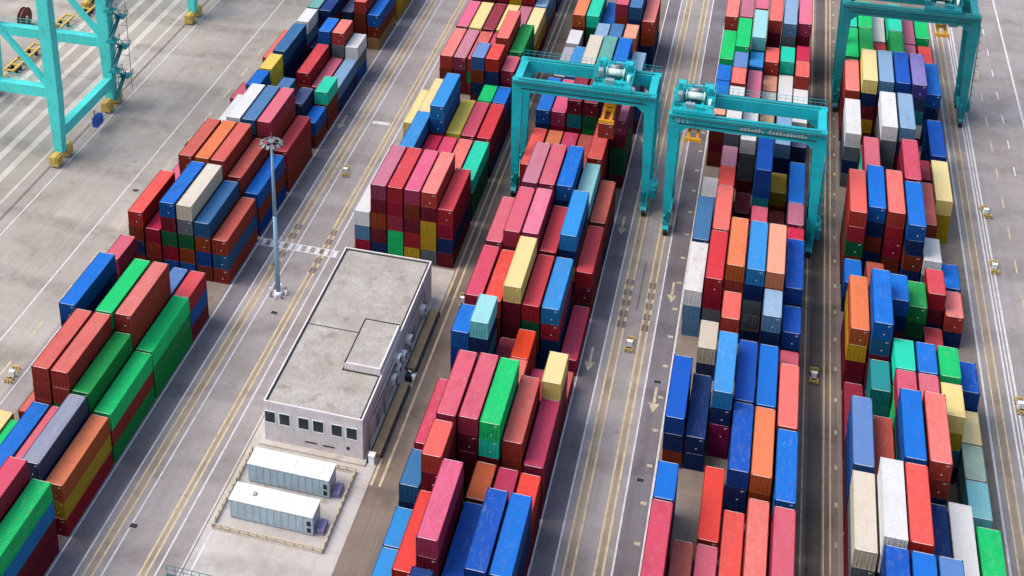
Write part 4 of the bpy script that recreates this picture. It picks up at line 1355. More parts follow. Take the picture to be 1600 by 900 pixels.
(5,15.00,190.60,10.40,'L','sal','salmon red long container, top in sixth stack from front, left row, right-hand block'),
(5,15.00,190.60,7.80,'L','red','red long container under a salmon red one and over dark green, right-hand block'),
(5,15.00,190.60,5.20,'L','dgr','dark green long container under a red one and over brown, right-hand block'),
(5,15.00,190.60,2.60,'L','brn',None),
(5,15.00,190.60,0.00,'L','mar',None),
(5,15.00,218.60,7.80,'L','wht','white long container, top of its stack, leftmost row, right-hand block'),
(5,15.00,218.60,5.20,'L','gry',None),
(5,15.00,218.60,2.60,'L','nav',None),
(5,15.00,218.60,0.00,'L','gry',None),
(5,15.00,234.00,7.80,'L','sal','salmon red long container on top of a maroon one, right-hand block'),
(5,15.00,234.00,5.20,'L','mar',None),
(5,15.00,234.00,2.60,'L','mar',None),
(5,15.00,234.00,0.00,'L','brn',None),
(5,15.00,247.50,7.80,'L','grn','bright green long container, top of its stack, leftmost row, right-hand block'),
(5,15.00,247.50,5.20,'L','dgr',None),
(5,15.00,247.50,2.60,'L','mar',None),
(5,15.00,247.50,0.00,'L','brn',None),
(5,15.00,260.50,7.80,'L','mnt','mint green long container, top of its stack, leftmost row, right-hand block'),
(5,15.00,260.50,5.20,'L','dgr',None),
(5,15.00,260.50,2.60,'L','mar',None),
(5,15.00,260.50,0.00,'L','brn',None),
(5,17.69,113.60,10.40,'L','roy','royal blue long container topping its stack between maroon and blue, right-hand block'),
(5,17.69,113.60,7.80,'L','nav',None),
(5,17.69,113.60,5.20,'L','nav',None),
(5,17.69,113.60,2.60,'L','mar',None),
(5,17.69,113.60,0.00,'L','brn',None),
(5,17.69,127.00,10.40,'L','wht','white long container on top of a white one, right-hand block'),
(5,17.69,127.00,7.80,'L','wht',None),
(5,17.69,127.00,5.20,'L','nav',None),
(5,17.69,127.00,2.60,'L','blu',None),
(5,17.69,127.00,0.00,'L','mar',None),
(5,17.69,140.40,5.20,'L','brk','brick red long container on top of a maroon one, right-hand block'),
(5,17.69,140.40,2.60,'L','mar',None),
(5,17.69,140.40,0.00,'L','mar',None),
(5,17.69,157.60,5.20,'S','tea','teal short container on top of a teal one, right-hand block'),
(5,17.69,157.60,2.60,'S','tea',None),
(5,17.69,157.60,0.00,'S','mar',None),
(5,17.69,164.60,10.40,'L','blu','blue long container on top of a steel blue one, right-hand block'),
(5,17.69,164.60,7.80,'L','stl','steel blue long container under a blue one and over maroon, right-hand block'),
(5,17.69,164.60,5.20,'L','mar',None),
(5,17.69,164.60,2.60,'L','mar',None),
(5,17.69,164.60,0.00,'L','nav',None),
(5,17.69,180.00,5.20,'S','brn',None),
(5,17.69,180.00,2.60,'S','mar',None),
(5,17.69,180.00,0.00,'S','nav',None),
(5,17.69,192.60,10.40,'L','blu','blue long container topping its stack between salmon red and salmon red, right-hand block'),
(5,17.69,192.60,7.80,'L','nav',None),
(5,17.69,192.60,5.20,'L','brn',None),
(5,17.69,192.60,2.60,'L','nav',None),
(5,17.69,192.60,0.00,'L','nav',None),
(5,17.69,206.00,7.80,'L','rse','rose red long container on top of a mint green one, right-hand block'),
(5,17.69,206.00,5.20,'L','mnt',None),
(5,17.69,206.00,2.60,'L','wht',None),
(5,17.69,206.00,0.00,'L','nav',None),
(5,17.69,233.60,10.40,'L','yel','pale yellow long container on top of a navy one, right-hand block'),
(5,17.69,233.60,7.80,'L','nav',None),
(5,17.69,233.60,5.20,'L','mar',None),
(5,17.69,233.60,2.60,'L','gld',None),
(5,17.69,233.60,0.00,'L','brn',None),
(5,17.69,248.00,7.80,'L','gr2','green long container topping its stack between bright green and red, right-hand block'),
(5,17.69,248.00,5.20,'L','dgr',None),
(5,17.69,248.00,2.60,'L','mar',None),
(5,17.69,248.00,0.00,'L','nav',None),
(5,17.69,260.50,7.80,'L','grn','bright green long container topping its stack between mint green and white, right-hand block'),
(5,17.69,260.50,5.20,'L','dgr',None),
(5,17.69,260.50,2.60,'L','mar',None),
(5,17.69,260.50,0.00,'L','nav',None),
(5,20.38,113.60,10.40,'L','blu','blue long container topping its stack between royal blue and periwinkle blue, right-hand block'),
(5,20.38,113.60,7.80,'L','nav',None),
(5,20.38,113.60,5.20,'L','nav',None),
(5,20.38,113.60,2.60,'L','mar',None),
(5,20.38,113.60,0.00,'L','brn',None),
(5,20.38,127.00,10.40,'L','cor','coral red long container on top of a red one, right-hand block'),
(5,20.38,127.00,7.80,'L','red',None),
(5,20.38,127.00,5.20,'L','mar',None),
(5,20.38,127.00,2.60,'L','nav',None),
(5,20.38,127.00,0.00,'L','brn',None),
(5,20.38,140.00,10.40,'L','blu','blue long container topping its stack between brick red and salmon red, right-hand block'),
(5,20.38,140.00,7.80,'L','nav',None),
(5,20.38,140.00,5.20,'L','grn',None),
(5,20.38,140.00,2.60,'L','grn',None),
(5,20.38,140.00,0.00,'L','mar',None),
(5,20.38,153.00,7.80,'S','rse','rose red short container on top of a bright green one, right-hand block'),
(5,20.38,153.00,5.20,'S','grn',None),
(5,20.38,153.00,2.60,'S','grn',None),
(5,20.38,153.00,0.00,'S','gr2',None),
(5,20.38,159.40,7.80,'S','mnt','mint green short container on top of a dark green one, right-hand block'),
(5,20.38,159.40,5.20,'S','dgr',None),
(5,20.38,159.40,2.60,'S','mar',None),
(5,20.38,159.40,0.00,'S','nav',None),
(5,20.38,174.00,7.80,'S','blu','blue short container, top of its stack, third row from left, right-hand block'),
(5,20.38,174.00,5.20,'S','nav',None),
(5,20.38,174.00,2.60,'S','mar',None),
(5,20.38,174.00,0.00,'S','nav',None),
(5,20.38,191.90,10.40,'L','sal','salmon red long container topping its stack between blue and blue, right-hand block'),
(5,20.38,191.90,7.80,'L','red','red long container under a salmon red one and over crimson, right-hand block'),
(5,20.38,191.90,5.20,'L','crm','crimson long container under a red one and over brown, right-hand block'),
(5,20.38,191.90,2.60,'L','brn',None),
(5,20.38,191.90,0.00,'L','nav',None),
(5,20.38,217.80,10.40,'L','wht','white long container, top in eighth stack from front, third left row, right-hand block'),
(5,20.38,217.80,7.80,'L','gry','grey long container under a white one and over grey, right-hand block'),
(5,20.38,217.80,5.20,'L','gry',None),
(5,20.38,217.80,2.60,'L','gry',None),
(5,20.38,217.80,0.00,'L','nav',None),
(5,20.38,233.80,10.40,'L','ltb','light blue long container topping its stack between pale yellow and royal blue, right-hand block'),
(5,20.38,233.80,7.80,'L','nav',None),
(5,20.38,233.80,5.20,'L','mar',None),
(5,20.38,233.80,2.60,'L','brn',None),
(5,20.38,233.80,0.00,'L','nav',None),
(5,20.38,247.50,5.20,'L','red',None),
(5,20.38,247.50,2.60,'L','red',None),
(5,20.38,247.50,0.00,'L','mar',None),
(5,20.38,260.50,5.20,'L','wht','white long container on top of a maroon one, right-hand block'),
(5,20.38,260.50,2.60,'L','mar',None),
(5,20.38,260.50,0.00,'L','mar',None),
(5,23.07,113.60,10.40,'L','pwk','periwinkle blue long container on top of a navy one, right-hand block'),
(5,23.07,113.60,7.80,'L','nav',None),
(5,23.07,113.60,5.20,'L','nav',None),
(5,23.07,113.60,2.60,'L','mar',None),
(5,23.07,113.60,0.00,'L','brn',None),
(5,23.07,127.00,5.20,'L','nav','navy long container on top of a maroon one, right-hand block'),
(5,23.07,127.00,2.60,'L','mar',None),
(5,23.07,127.00,0.00,'L','nav',None),
(5,23.07,140.20,10.40,'L','sal','salmon red long container on top of a brick red one, right-hand block'),
(5,23.07,140.20,7.80,'L','brk','brick red long container under a salmon red one and over navy, right-hand block'),
(5,23.07,140.20,5.20,'L','nav',None),
(5,23.07,140.20,2.60,'L','nav',None),
(5,23.07,140.20,0.00,'L','nav',None),
(5,23.07,153.00,7.80,'S','rse','rose red short container on top of a maroon one, right-hand block'),
(5,23.07,153.00,5.20,'S','mar',None),
(5,23.07,153.00,2.60,'S','mar',None),
(5,23.07,153.00,0.00,'S','nav',None),
(5,23.07,159.40,7.80,'S','blu','blue short container topping its stack between mint green and bright green, right-hand block'),
(5,23.07,159.40,5.20,'S','nav',None),
(5,23.07,159.40,2.60,'S','mar',None),
(5,23.07,159.40,0.00,'S','brn',None),
(5,23.07,176.80,5.20,'S','gr2','green short container on top of a dark green one, right-hand block'),
(5,23.07,176.80,2.60,'S','dgr',None),
(5,23.07,176.80,0.00,'S','nav',None),
(5,23.07,189.20,10.40,'L','blu','blue long container, top of its stack, third row from right, right-hand block'),
(5,23.07,189.20,7.80,'L','nav','navy long container directly under a blue one, third row from right, right-hand block'),
(5,23.07,189.20,5.20,'L','brn','brown long container directly under a navy one, third row from right, right-hand block'),
(5,23.07,189.20,2.60,'L','nav',None),
(5,23.07,189.20,0.00,'L','mar',None),
(5,23.07,202.20,10.40,'L','ros','deep rose long container on top of a maroon one, right-hand block'),
(5,23.07,202.20,7.80,'L','mar',None),
(5,23.07,202.20,5.20,'L','mar',None),
(5,23.07,202.20,2.60,'L','brn',None),
(5,23.07,202.20,0.00,'L','nav',None),
(5,23.07,218.00,10.40,'L','ltb','light blue long container, top of its stack, third row from right, right-hand block'),
(5,23.07,218.00,7.80,'L','nav',None),
(5,23.07,218.00,5.20,'L','mar',None),
(5,23.07,218.00,2.60,'L','brn',None),
(5,23.07,218.00,0.00,'L','nav',None),
(5,23.07,234.00,10.40,'L','roy','royal blue long container topping its stack between light blue and lavender, right-hand block'),
(5,23.07,234.00,7.80,'L','nav',None),
(5,23.07,234.00,5.20,'L','nav',None),
(5,23.07,234.00,2.60,'L','mar',None),
(5,23.07,234.00,0.00,'L','brn',None),
(5,23.07,248.00,7.80,'L','gr2','green long container, top of its stack, third row from right, right-hand block'),
(5,23.07,248.00,5.20,'L','dgr',None),
(5,23.07,248.00,2.60,'L','mar',None),
(5,23.07,248.00,0.00,'L','nav',None),
(5,23.07,260.50,7.80,'L','mnt','mint green long container topping its stack between white and mauve, right-hand block'),
(5,23.07,260.50,5.20,'L','dgr',None),
(5,23.07,260.50,2.60,'L','mar',None),
(5,23.07,260.50,0.00,'L','brn',None),
(5,25.76,114.80,5.20,'L','mar',None),
(5,25.76,114.80,2.60,'L','nav',None),
(5,25.76,114.80,0.00,'L','brn',None),
(5,25.76,127.80,5.20,'L','wht','white long container topping its stack between navy and bright green, right-hand block'),
(5,25.76,127.80,2.60,'L','gry',None),
(5,25.76,127.80,0.00,'L','mar',None),
(5,25.76,152.00,7.80,'S','yel','pale yellow short container topping its stack between rose red and pale yellow, right-hand block'),
(5,25.76,152.00,5.20,'S','gld',None),
(5,25.76,152.00,2.60,'S','tea',None),
(5,25.76,152.00,0.00,'S','nav',None),
(5,25.76,159.40,7.80,'S','grn','bright green short container on top of a dark green one, right-hand block'),
(5,25.76,159.40,5.20,'S','dgr',None),
(5,25.76,159.40,2.60,'S','mar',None),
(5,25.76,159.40,0.00,'S','nav',None),
(5,25.76,173.80,0.00,'S','red','red short container, top in fourth stack from front, second right row, right-hand block'),
(5,25.76,180.60,5.20,'S','red','red short container on top of a maroon one, right-hand block'),
(5,25.76,180.60,2.60,'S','mar',None),
(5,25.76,180.60,0.00,'S','nav',None),
(5,25.76,188.60,5.20,'S','wht','white short container on top of a light blue one, right-hand block'),
(5,25.76,188.60,2.60,'S','ltb',None),
(5,25.76,188.60,0.00,'S','red',None),
(5,25.76,198.30,5.20,'L','bsa','dusty salmon long container on top of a maroon one, right-hand block'),
(5,25.76,198.30,2.60,'L','mar',None),
(5,25.76,198.30,0.00,'L','nav',None),
(5,25.76,211.40,5.20,'S','mar',None),
(5,25.76,211.40,2.60,'S','mar',None),
(5,25.76,211.40,0.00,'S','brn',None),
(5,25.76,234.00,10.40,'L','lav','lavender long container on top of a slate blue one, right-hand block'),
(5,25.76,234.00,7.80,'L','slt',None),
(5,25.76,234.00,5.20,'L','tea',None),
(5,25.76,234.00,2.60,'L','wht',None),
(5,25.76,234.00,0.00,'L','nav',None),
(5,25.76,247.60,2.60,'S','rse',None),
(5,25.76,247.60,0.00,'S','mar',None),
(5,25.76,254.50,5.20,'S','mau',None),
(5,25.76,254.50,2.60,'S','mar',None),
(5,25.76,254.50,0.00,'S','mar',None),
(5,25.76,261.00,5.20,'L','mau','mauve long container on top of a maroon one, right-hand block'),
(5,25.76,261.00,2.60,'L','mar',None),
(5,25.76,261.00,0.00,'L','mar',None),
(5,28.45,111.50,5.20,'L','nav',None),
(5,28.45,111.50,2.60,'L','mar',None),
(5,28.45,111.50,0.00,'L','brn',None),
(5,28.45,124.80,5.20,'L','grn','bright green long container, top in first stack from front, right row, right-hand block'),
(5,28.45,124.80,2.60,'L','dgr',None),
(5,28.45,124.80,0.00,'L','mar',None),
(5,28.45,141.20,2.60,'S','cyn','pale cyan short container on top of a teal one, right-hand block'),
(5,28.45,141.20,0.00,'S','tea',None),
(5,28.45,147.50,2.60,'S','agr','rust-stained green short container on top of a rust-stained green one, right-hand block'),
(5,28.45,147.50,0.00,'S','agr',None),
(5,28.45,153.90,2.60,'S','yel','pale yellow short container, top of its stack, rightmost row, right-hand block'),
(5,28.45,153.90,0.00,'S','gld',None),
(5,28.45,160.40,5.20,'S','roy','royal blue short container on top of a navy one, right-hand block'),
(5,28.45,160.40,2.60,'S','nav',None),
(5,28.45,160.40,0.00,'S','mar',None),
(5,28.45,179.60,2.60,'S','sal','salmon red short container on top of a navy one, right-hand block'),
(5,28.45,179.60,0.00,'S','nav','navy short container under a salmon red one, right-hand block'),
(5,28.45,186.40,2.60,'S','blu','blue short container, top of its stack, rightmost row, right-hand block'),
(5,28.45,186.40,0.00,'S','nav',None),
(5,28.45,205.80,5.20,'L','yel','pale yellow long container on top of a golden yellow one, right-hand block'),
(5,28.45,205.80,2.60,'L','gld',None),
(5,28.45,205.80,0.00,'L','gld',None),
(5,28.45,219.40,5.20,'L','roy','royal blue long container on top of a blue one, right-hand block'),
(5,28.45,219.40,2.60,'L','blu',None),
(5,28.45,219.40,0.00,'L','nav',None),
(5,28.45,236.00,7.80,'L','blu','blue long container, top of its stack, rightmost row, right-hand block'),
(5,28.45,236.00,5.20,'L','nav',None),
(5,28.45,236.00,2.60,'L','blu',None),
(5,28.45,236.00,0.00,'L','nav',None),
(5,28.45,248.30,5.20,'L','cor',None),
(5,28.45,248.30,2.60,'L','crm',None),
(5,28.45,248.30,0.00,'L','mar',None),
(5,28.45,264.00,5.20,'L','grn','bright green long container on top of a maroon one, right-hand block'),
(5,28.45,264.00,2.60,'L','mar',None),
(5,28.45,264.00,0.00,'L','mar',None)]
# CONT rows: x, front y, z, length, colour code, jitter, label (None = too small in the picture to stand alone)
GROUPS = ['containers in the left block','containers in the block behind the shed','containers in the block right of the shed','containers in the block under the middle crane','containers in the right-hand block']
first = {}
rest = []
for (bk, x, y, z, L, code, label) in CONT:
    j = rnd.random(); dx = rnd.uniform(-.05,.05); dy = rnd.uniform(-.03,.03)
    col = paint(code, j)
    if label is None: rest.append((x+dx, y+dy, z, L, col)); continue
    if L not in first:
        t = thing('shipping_container', label, 'container', (x+dx,y+dy,z), 0, GROUPS[bk-1]); first[L] = t
        parts = [link('body', BODY[L], t), link('door', DOORL, t), link('door', DOORR, t)]
    else:
        t = first[L].copy(); C.objects.link(t); t.location = (x+dx,y+dy,z); t['label'] = label; t['group'] = GROUPS[bk-1]
        parts = []
        for src in kidsof[L]:
            p = src.copy(); p.parent = t; C.objects.link(p); parts.append(p)
    if L not in globals().setdefault('kidsof', {}): kidsof[L] = parts
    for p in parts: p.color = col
    parts[2].data = DOORR if rnd.random() < .45 else DOORP
# the many that show only a few pixels: one mesh, coloured per container
proto = {}
for L, ln in (('L',12.19),('S',6.06)):
    b = container_body(ln, True)
    for rgt in (False,True):
        d = door_leaf(rgt, False); k = len(b.v); b.v += d.v
        for f, mi, sm in zip(d.f, d.m, d.sm):
            b.f.append(tuple(i+k for i in f)); b.m.append({0:0,1:3,2:4}[mi]); b.sm.append(sm)
    proto[L] = b
big = MB(); cols = []
for (x,y,z,L,col) in rest:
    b = proto[L]; k = len(big.v)
    big.v += [(vx+x, vy+y, vz+z) for vx,vy,vz in b.v]
    big.f += [tuple(i+k for i in f) for f in b.f]; big.m += b.m; big.sm += b.sm
    cols += [col]*len(b.v)
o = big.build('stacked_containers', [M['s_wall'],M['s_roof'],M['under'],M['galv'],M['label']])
ca = o.data.color_attributes.new('Col','FLOAT_COLOR','POINT')
ca.data.foreach_set('color', [c for q in cols for c in q])
o['kind'] = 'stuff'; tag(o, 'mixed red, blue, green and white containers packed deeper and farther off in the stacks', 'containers')

# the container hanging from the crane over the block right of the shed
t = first['L'].copy(); C.objects.link(t); t.location = (-23.45,199.5,14.25)
t['label'] = 'brick red container lifted off the stack, hanging under the yellow spreader of a turquoise crane'; t['group'] = 'containers in the block right of the shed'
for src in kidsof['L']:
    p = src.copy(); p.parent = t; C.objects.link(p); p.color = paint('bsa', .4)

# ------------------------------------------------------------------ rubber-tyred gantry cranes
def railing(m, p, q, h=1.05, n=8, w=.05, mm=0):
    p = Vector(p); q = Vector(q)
    for i in range(n+1):
        c = p.lerp(q, i/n); m.box(c.x-w/2, c.x+w/2, c.y-w/2, c.y+w/2, c.z, c.z+h, mm)
    for z in (h*.5, h): m.bar(p+Vector((0,0,z)), q+Vector((0,0,z)), w, w, mm)

def glyphs(m, txt, x, y, z, h, w):
    """block capitals built from strokes on the girder's face"""
    F = {'4':[((0,1),(0,.45)),((0,.45),(1,.45)),((.75,1),(.75,0))],'1':[((.5,1),(.5,0))],'T':[((0,1),(1,1)),((.5,1),(.5,0))]}
    for i, ch in enumerate(txt):
        for (a,b),(c,d) in F[ch]:
            m.bar((x+(i*1.45+a)*w, y, z+b*h), (x+(i*1.45+c)*w, y, z+d*h), .17, .03)

def gantry(x0, x1, yf, label, trol, paintm, spread=None, mark=None, depth=7.3):
    cx = (x0+x1)/2; t = thing('gantry_crane', label, 'yard crane', (cx,yf+depth/2,0), 0, 'yard cranes')
    ox, oy = cx, yf+depth/2
    def L(x): return x-ox
    hw = (x1-x0)/2; ys = (-depth/2, depth/2); top = 21.7
    P = paintm
    for sx in (-1,1):
        for y in ys:
            m = MB(); xo = sx*hw; xi = sx*(hw-1.75); xb = sx*(hw-1.25)
            a = sorted((xo*1.0-sx*.15, xb)); b = sorted((xo, xi))
            m.taper((a[0],a[1],y-.45,y+.45,2.5), (b[0],b[1],y-.62,y+.62,19.7))
            lg = m.build('leg', P, t)
            for i in range(1,5):
                m = MB(); f_ = i/5; z = 2.5+f_*17.2; o_ = (xo-sx*.15*0)-0; q0 = a[0]+(b[0]-a[0])*f_; q1 = a[1]+(b[1]-a[1])*f_; yh = .45+.17*f_
                m.box(q0-.03, q1+.03, y-yh-.03, y+yh+.03, z-.06, z+.06); m.build('flange', P, lg)
            m = MB(); m.box(xb-.1 if sx > 0 else xb-.5, xb+.5 if sx > 0 else xb+.1, y-1.1, y-.5, 2.6, 4.4); m.build('cable_box', M['crane_dark'], lg)
            if True:
                m = MB(); m.bar((xo+.35,y-.2,2.6),(xo+.15,y-.2,19.8),.09); m.bar((xo+.35,y+.25,2.6),(xo+.15,y+.25,19.8),.09)
                for i in range(40): m.bar((xo+.35,y-.2,3+i*.42),(xo+.35,y+.25,3+i*.42),.05)
                for i in range(10): m.bar((xo+.75,y-.3,4.6+i*1.5),(xo+.75,y+.35,4.6+i*1.5),.05); m.bar((xo+.2,y-.3,4.6+i*1.5),(xo+.75,y-.3,4.6+i*1.5),.05); m.bar((xo+.2,y+.35,4.6+i*1.5),(xo+.75,y+.35,4.6+i*1.5),.05)
                m.build('ladder', P, lg)
    for y in ys:
        m = MB(); m.box(-hw, hw, y-.65, y+.65, 19.72, top)
        # gussets where the girder meets the legs
        for sx in (-1,1):
            a = sx*(hw-1.75); m.quadbox([(a,y-.55,18.6),(a-sx*.02,y-.55,18.6),(a-sx*.02,y+.55,18.6),(a,y+.55,18.6),(a,y-.55,19.73),(a-sx*1.3,y-.55,19.73),(a-sx*1.3,y+.55,19.73),(a,y+.55,19.73)])
        m.box(-hw+.3, hw-.3, y-.09, y+.09, top, top+.12)
        g = m.build('girder', P, t)
        w = MB(); s = -1 if y < 0 else 1
        yy = y+s*1.2; w.box(-hw+.1, hw-.1, min(y+s*.66,yy), max(y+s*.66,yy), top-.28, top-.2)
        w.build('walkway', M['crane_deck'], t)
        w = MB()
        for i in (range(22) if s > 0 else ()):
            x_ = -hw+1.2+i*(2*hw-2.4)/22; d_ = (2*hw-2.4)/22
            w.bar((x_,yy-s*.2,top-.35),(x_+d_/2,yy-s*.2,top-1.15),.07); w.bar((x_+d_/2,yy-s*.2,top-1.15),(x_+d_,yy-s*.2,top-.35),.07)
        if s > 0: w.build('festoon_cable', M['rubber'], t)
        w = MB(); w.box(-hw+1.5, hw-1.5, y+s*.655, y+s*.74, top-1.5, top-1.25); w.box(-hw+1.0, hw-1.0, y-.45, y+.45, top+.001, top+.02)
        w.build('cable_tray', M['crane_deck'], t)
        w = MB(); railing(w, (-hw+.1,yy,top-.2), (hw-.1,yy,top-.2), 1.1, 26, .045)
        w.build('railing', P, t)
        if mark and y < 0:
            w = MB(); glyphs(w, mark[0], L(mark[1]), y-.665, 20.25, .85, .5)
            for i in range(19):   # a long line of lettering, too small in the picture to read
                if i not in (7,): w.box(L(mark[2])+i*.52, L(mark[2])+i*.52+.34, y-.675, y-.655, 20.5, 20.5+.35+.3*((i*7)%3)/2)
            w.build('lettering', M['label'], t)
    for sx in (-1,1):
        x = sx*(hw-.75)
        m = MB(); m.box(x-.6, x+.6, -depth/2+.63, depth/2-.63, 20.3, top-.05); m.build('end_beam', P, t)
        m = MB(); m.box(x-.55, x+.55, -depth/2-.9, depth/2+.9, 1.75, 2.52); m.build('sill_beam', P, t)
        for y in ys:
            m = MB(); m.taper((x-.45,x+.45,y-1.5,y+1.5,.95),(x-.5,x+.5,y-.7,y+.7,1.76)); bg = m.build('bogie', P, t)
            for dy in (-1.0,1.0):
                m = MB(); m.cyl((x-.34,y+dy,.62),(x+.34,y+dy,.62),.62,n=16); m.cyl((x-.36,y+dy,.62),(x+.36,y+dy,.62),.3,n=10,m=1)
                m.build('wheel', [M['rubber'],M['steel_grey']], bg)
            m = MB(); m.box(x-.5, x+.5, y-.5, y+.35, 2.53, 3.6); m.cyl((x-.3,y-.75,2.7),(x-.3,y-.75,3.5),.16); m.box(x+.1,x+.45,y-.85,y-.5,2.55,3.3)
            m.build('drive_motor', [P], bg)
    m = MB(); x = hw-.2; m.box(x, x+1.0, -1.7, 1.7, 1.5, 3.2); m.box(x+.2,x+.8,-1.2,-.2,3.2,3.5); m.cyl((x+.6,.8,3.2),(x+.6,.8,4.2),.13)
    m.build('power_unit', P, t)
    # trolley across both girders
    tx = L(trol); tr = MB(); tr.box(tx-3.1, tx+3.1, -depth/2-.4, -depth/2+.4, top+.12, top+.75); tr.box(tx-3.1, tx+3.1, depth/2-.4, depth/2+.4, top+.12, top+.75)
    for x in (-2.9,-.9,1.1,2.6): tr.box(tx+x, tx+x+.35, -depth/2, depth/2, top+.3, top+.7)
    tr.box(tx-3.0, tx+3.0, -depth/2, -depth/2+2.2, top+.70, top+.76); tr.box(tx-3.0, tx+3.0, depth/2-2.2, depth/2, top+.70, top+.76)
    T = tr.build('trolley', P, t)
    m = MB(); m.cyl((tx-1.2,-.2,top+1.5),(tx+1.4,-.2,top+1.5),.58,n=18); m.cyl((tx-1.36,-.2,top+1.5),(tx-1.2,-.2,top+1.5),.8,n=18); m.cyl((tx+1.4,-.2,top+1.5),(tx+1.56,-.2,top+1.5),.8,n=18)
    m.build('hoist_drum', M['cream'], T)
    for a in ((tx-2.7,tx-1.6,1.4,2.8,top+.76,top+2.5),(tx+1.3,tx+2.6,1.6,3.2,top+.76,top+2.1)):
        m = MB(); m.box(*a); m.build('switch_cabinet', P, T)
    m = MB(); m.cyl((tx-.9,1.6,top+1.35),(tx+.5,1.6,top+1.35),.5,n=12); m.box(tx-.4,tx,1.3,1.9,top+.76,top+1.2); m.build('hoist_motor', M['steel_grey'], T)
    for a in ((tx-.2,tx+.9,2.2,3.0,top+.76,top+1.8),(tx-2.6,tx-1.9,-1.1,.2,top+.76,top+1.9),(tx-1.2,tx+.2,-3.3,-2.4,top+.76,top+1.5)):
        m = MB(); m.box(*a); m.build('gearbox', M['steel_grey'], T)
    for a in ((tx-2.9,tx-2.2,-3.0,-1.6,top+.76,top+1.7),(tx+1.9,tx+2.8,-1.3,.2,top+.76,top+1.5),(tx-.6,tx+.6,3.0,3.6,top+.76,top+1.6),(tx+.6,tx+1.6,-3.4,-2.5,top+.76,top+1.3)):
        m = MB(); m.box(*a); m.build('equipment_box', M['crane_dark'] if a[0] < tx else P, T)
    m = MB()
    for x in (tx-1.7, tx+1.9):
        m.bar((x,-1.2,top+.76),(x,-1.2,top+3.1),.14); m.bar((x,1.0,top+.76),(x,1.0,top+3.1),.14); m.bar((x,-1.25,top+3.1),(x,1.05,top+3.1),.16)
    m.bar((tx-1.7,-.1,top+3.15),(tx+1.9,-.1,top+3.15),.2); m.build('service_frame', P, T)
    m = MB(); m.cyl((tx+2.4,-2.2,top+.76),(tx+2.4,-2.2,top+2.2),.22); m.build('brake_tank', M['white'], T)
    m = MB()
    for y in (-depth/2-.3, depth/2+.3): railing(m, (tx-3.05,y,top+.76), (tx+3.05,y,top+.76), 1.1, 8, .055)
    for x in (tx-3.05, tx+3.05): railing(m, (x,-depth/2-.3,top+.76), (x,depth/2+.3,top+.76), 1.1, 9, .055)
    m.build('railing', P, T)
    m = MB(); m.box(tx+1.6,tx+3.2,-.6,1.4,17.6,19.9); m.box(tx+1.68,tx+3.12,-.63,-.59,17.9,19.2,1); m.box(tx+1.57,tx+1.61,-.4,1.2,17.9,19.2,1); m.box(tx+2.2,tx+2.6,.2,.6,19.9,top+.3)
    m.build('operator_cabin', [M['white'],M['glass']], T)
    if spread:
        sx, sz = L(spread[0]), spread[1]
        m = MB()
        for x in (-.85,.45): m.box(sx+x, sx+x+.4, -5.6, 5.6, sz+.05, sz+.55)
        for y in (-5.95,5.55): m.box(sx-1.2, sx+1.2, y, y+.42, sz, sz+.5)
        for y in (-2.4,0,2.0): m.box(sx-.9, sx+.9, y, y+.4, sz+.1, sz+.6)
        for x in (-1.22,.98):
            for y in (-6.05,5.8): m.box(sx+x, sx+x+.24, y, y+.26, sz-.35, sz+.1)
        sp = m.build('spreader', M['yellow'], t)
        m = MB(); m.box(sx-.95, sx+.95, -1.7, 1.7, sz+.62, sz+1.5)
        for x in (-.7,.7):
            for y in (-1.2,1.2): m.cyl((sx+x-.1,y,sz+1.75),(sx+x+.1,y,sz+1.75),.42,n=12)
        m.box(sx-.4, sx+.4, -.5, .5, sz+1.5, sz+1.9, 1)
        m.build('head_block', [M['yellow'],M['dark']], sp)
        m = MB()
        for x in (-.7,.7):
            for y in (-1.2,1.2):
                for d in (-.12,.12): m.cyl((sx+x,y+d,sz+1.7),(tx+x*1.6,y*1.1+d,top+.5),.035,n=5)
        m.build('hoist_cable', M['cable'], sp)
    return t
gantry(-37.9,-14.85,202.0,'turquoise yard crane lifting a brick red container over the block right of the shed',-21.9,M['crane'],(-22.25,16.88))
gantry(-12.4,11.0,197.5,'turquoise yard crane with 411 on its girder, empty yellow spreader over the arrow lane',-8.9,M['crane'],(-8.5,18.3),('411',-11.2,-1.6))
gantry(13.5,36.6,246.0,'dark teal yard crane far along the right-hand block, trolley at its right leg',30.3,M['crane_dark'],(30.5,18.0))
gantry(-50.4,-27.4,84.8,'teal yard crane below the generators, only its top corner showing at the lower edge',-33.0,M['crane_dark'],None)

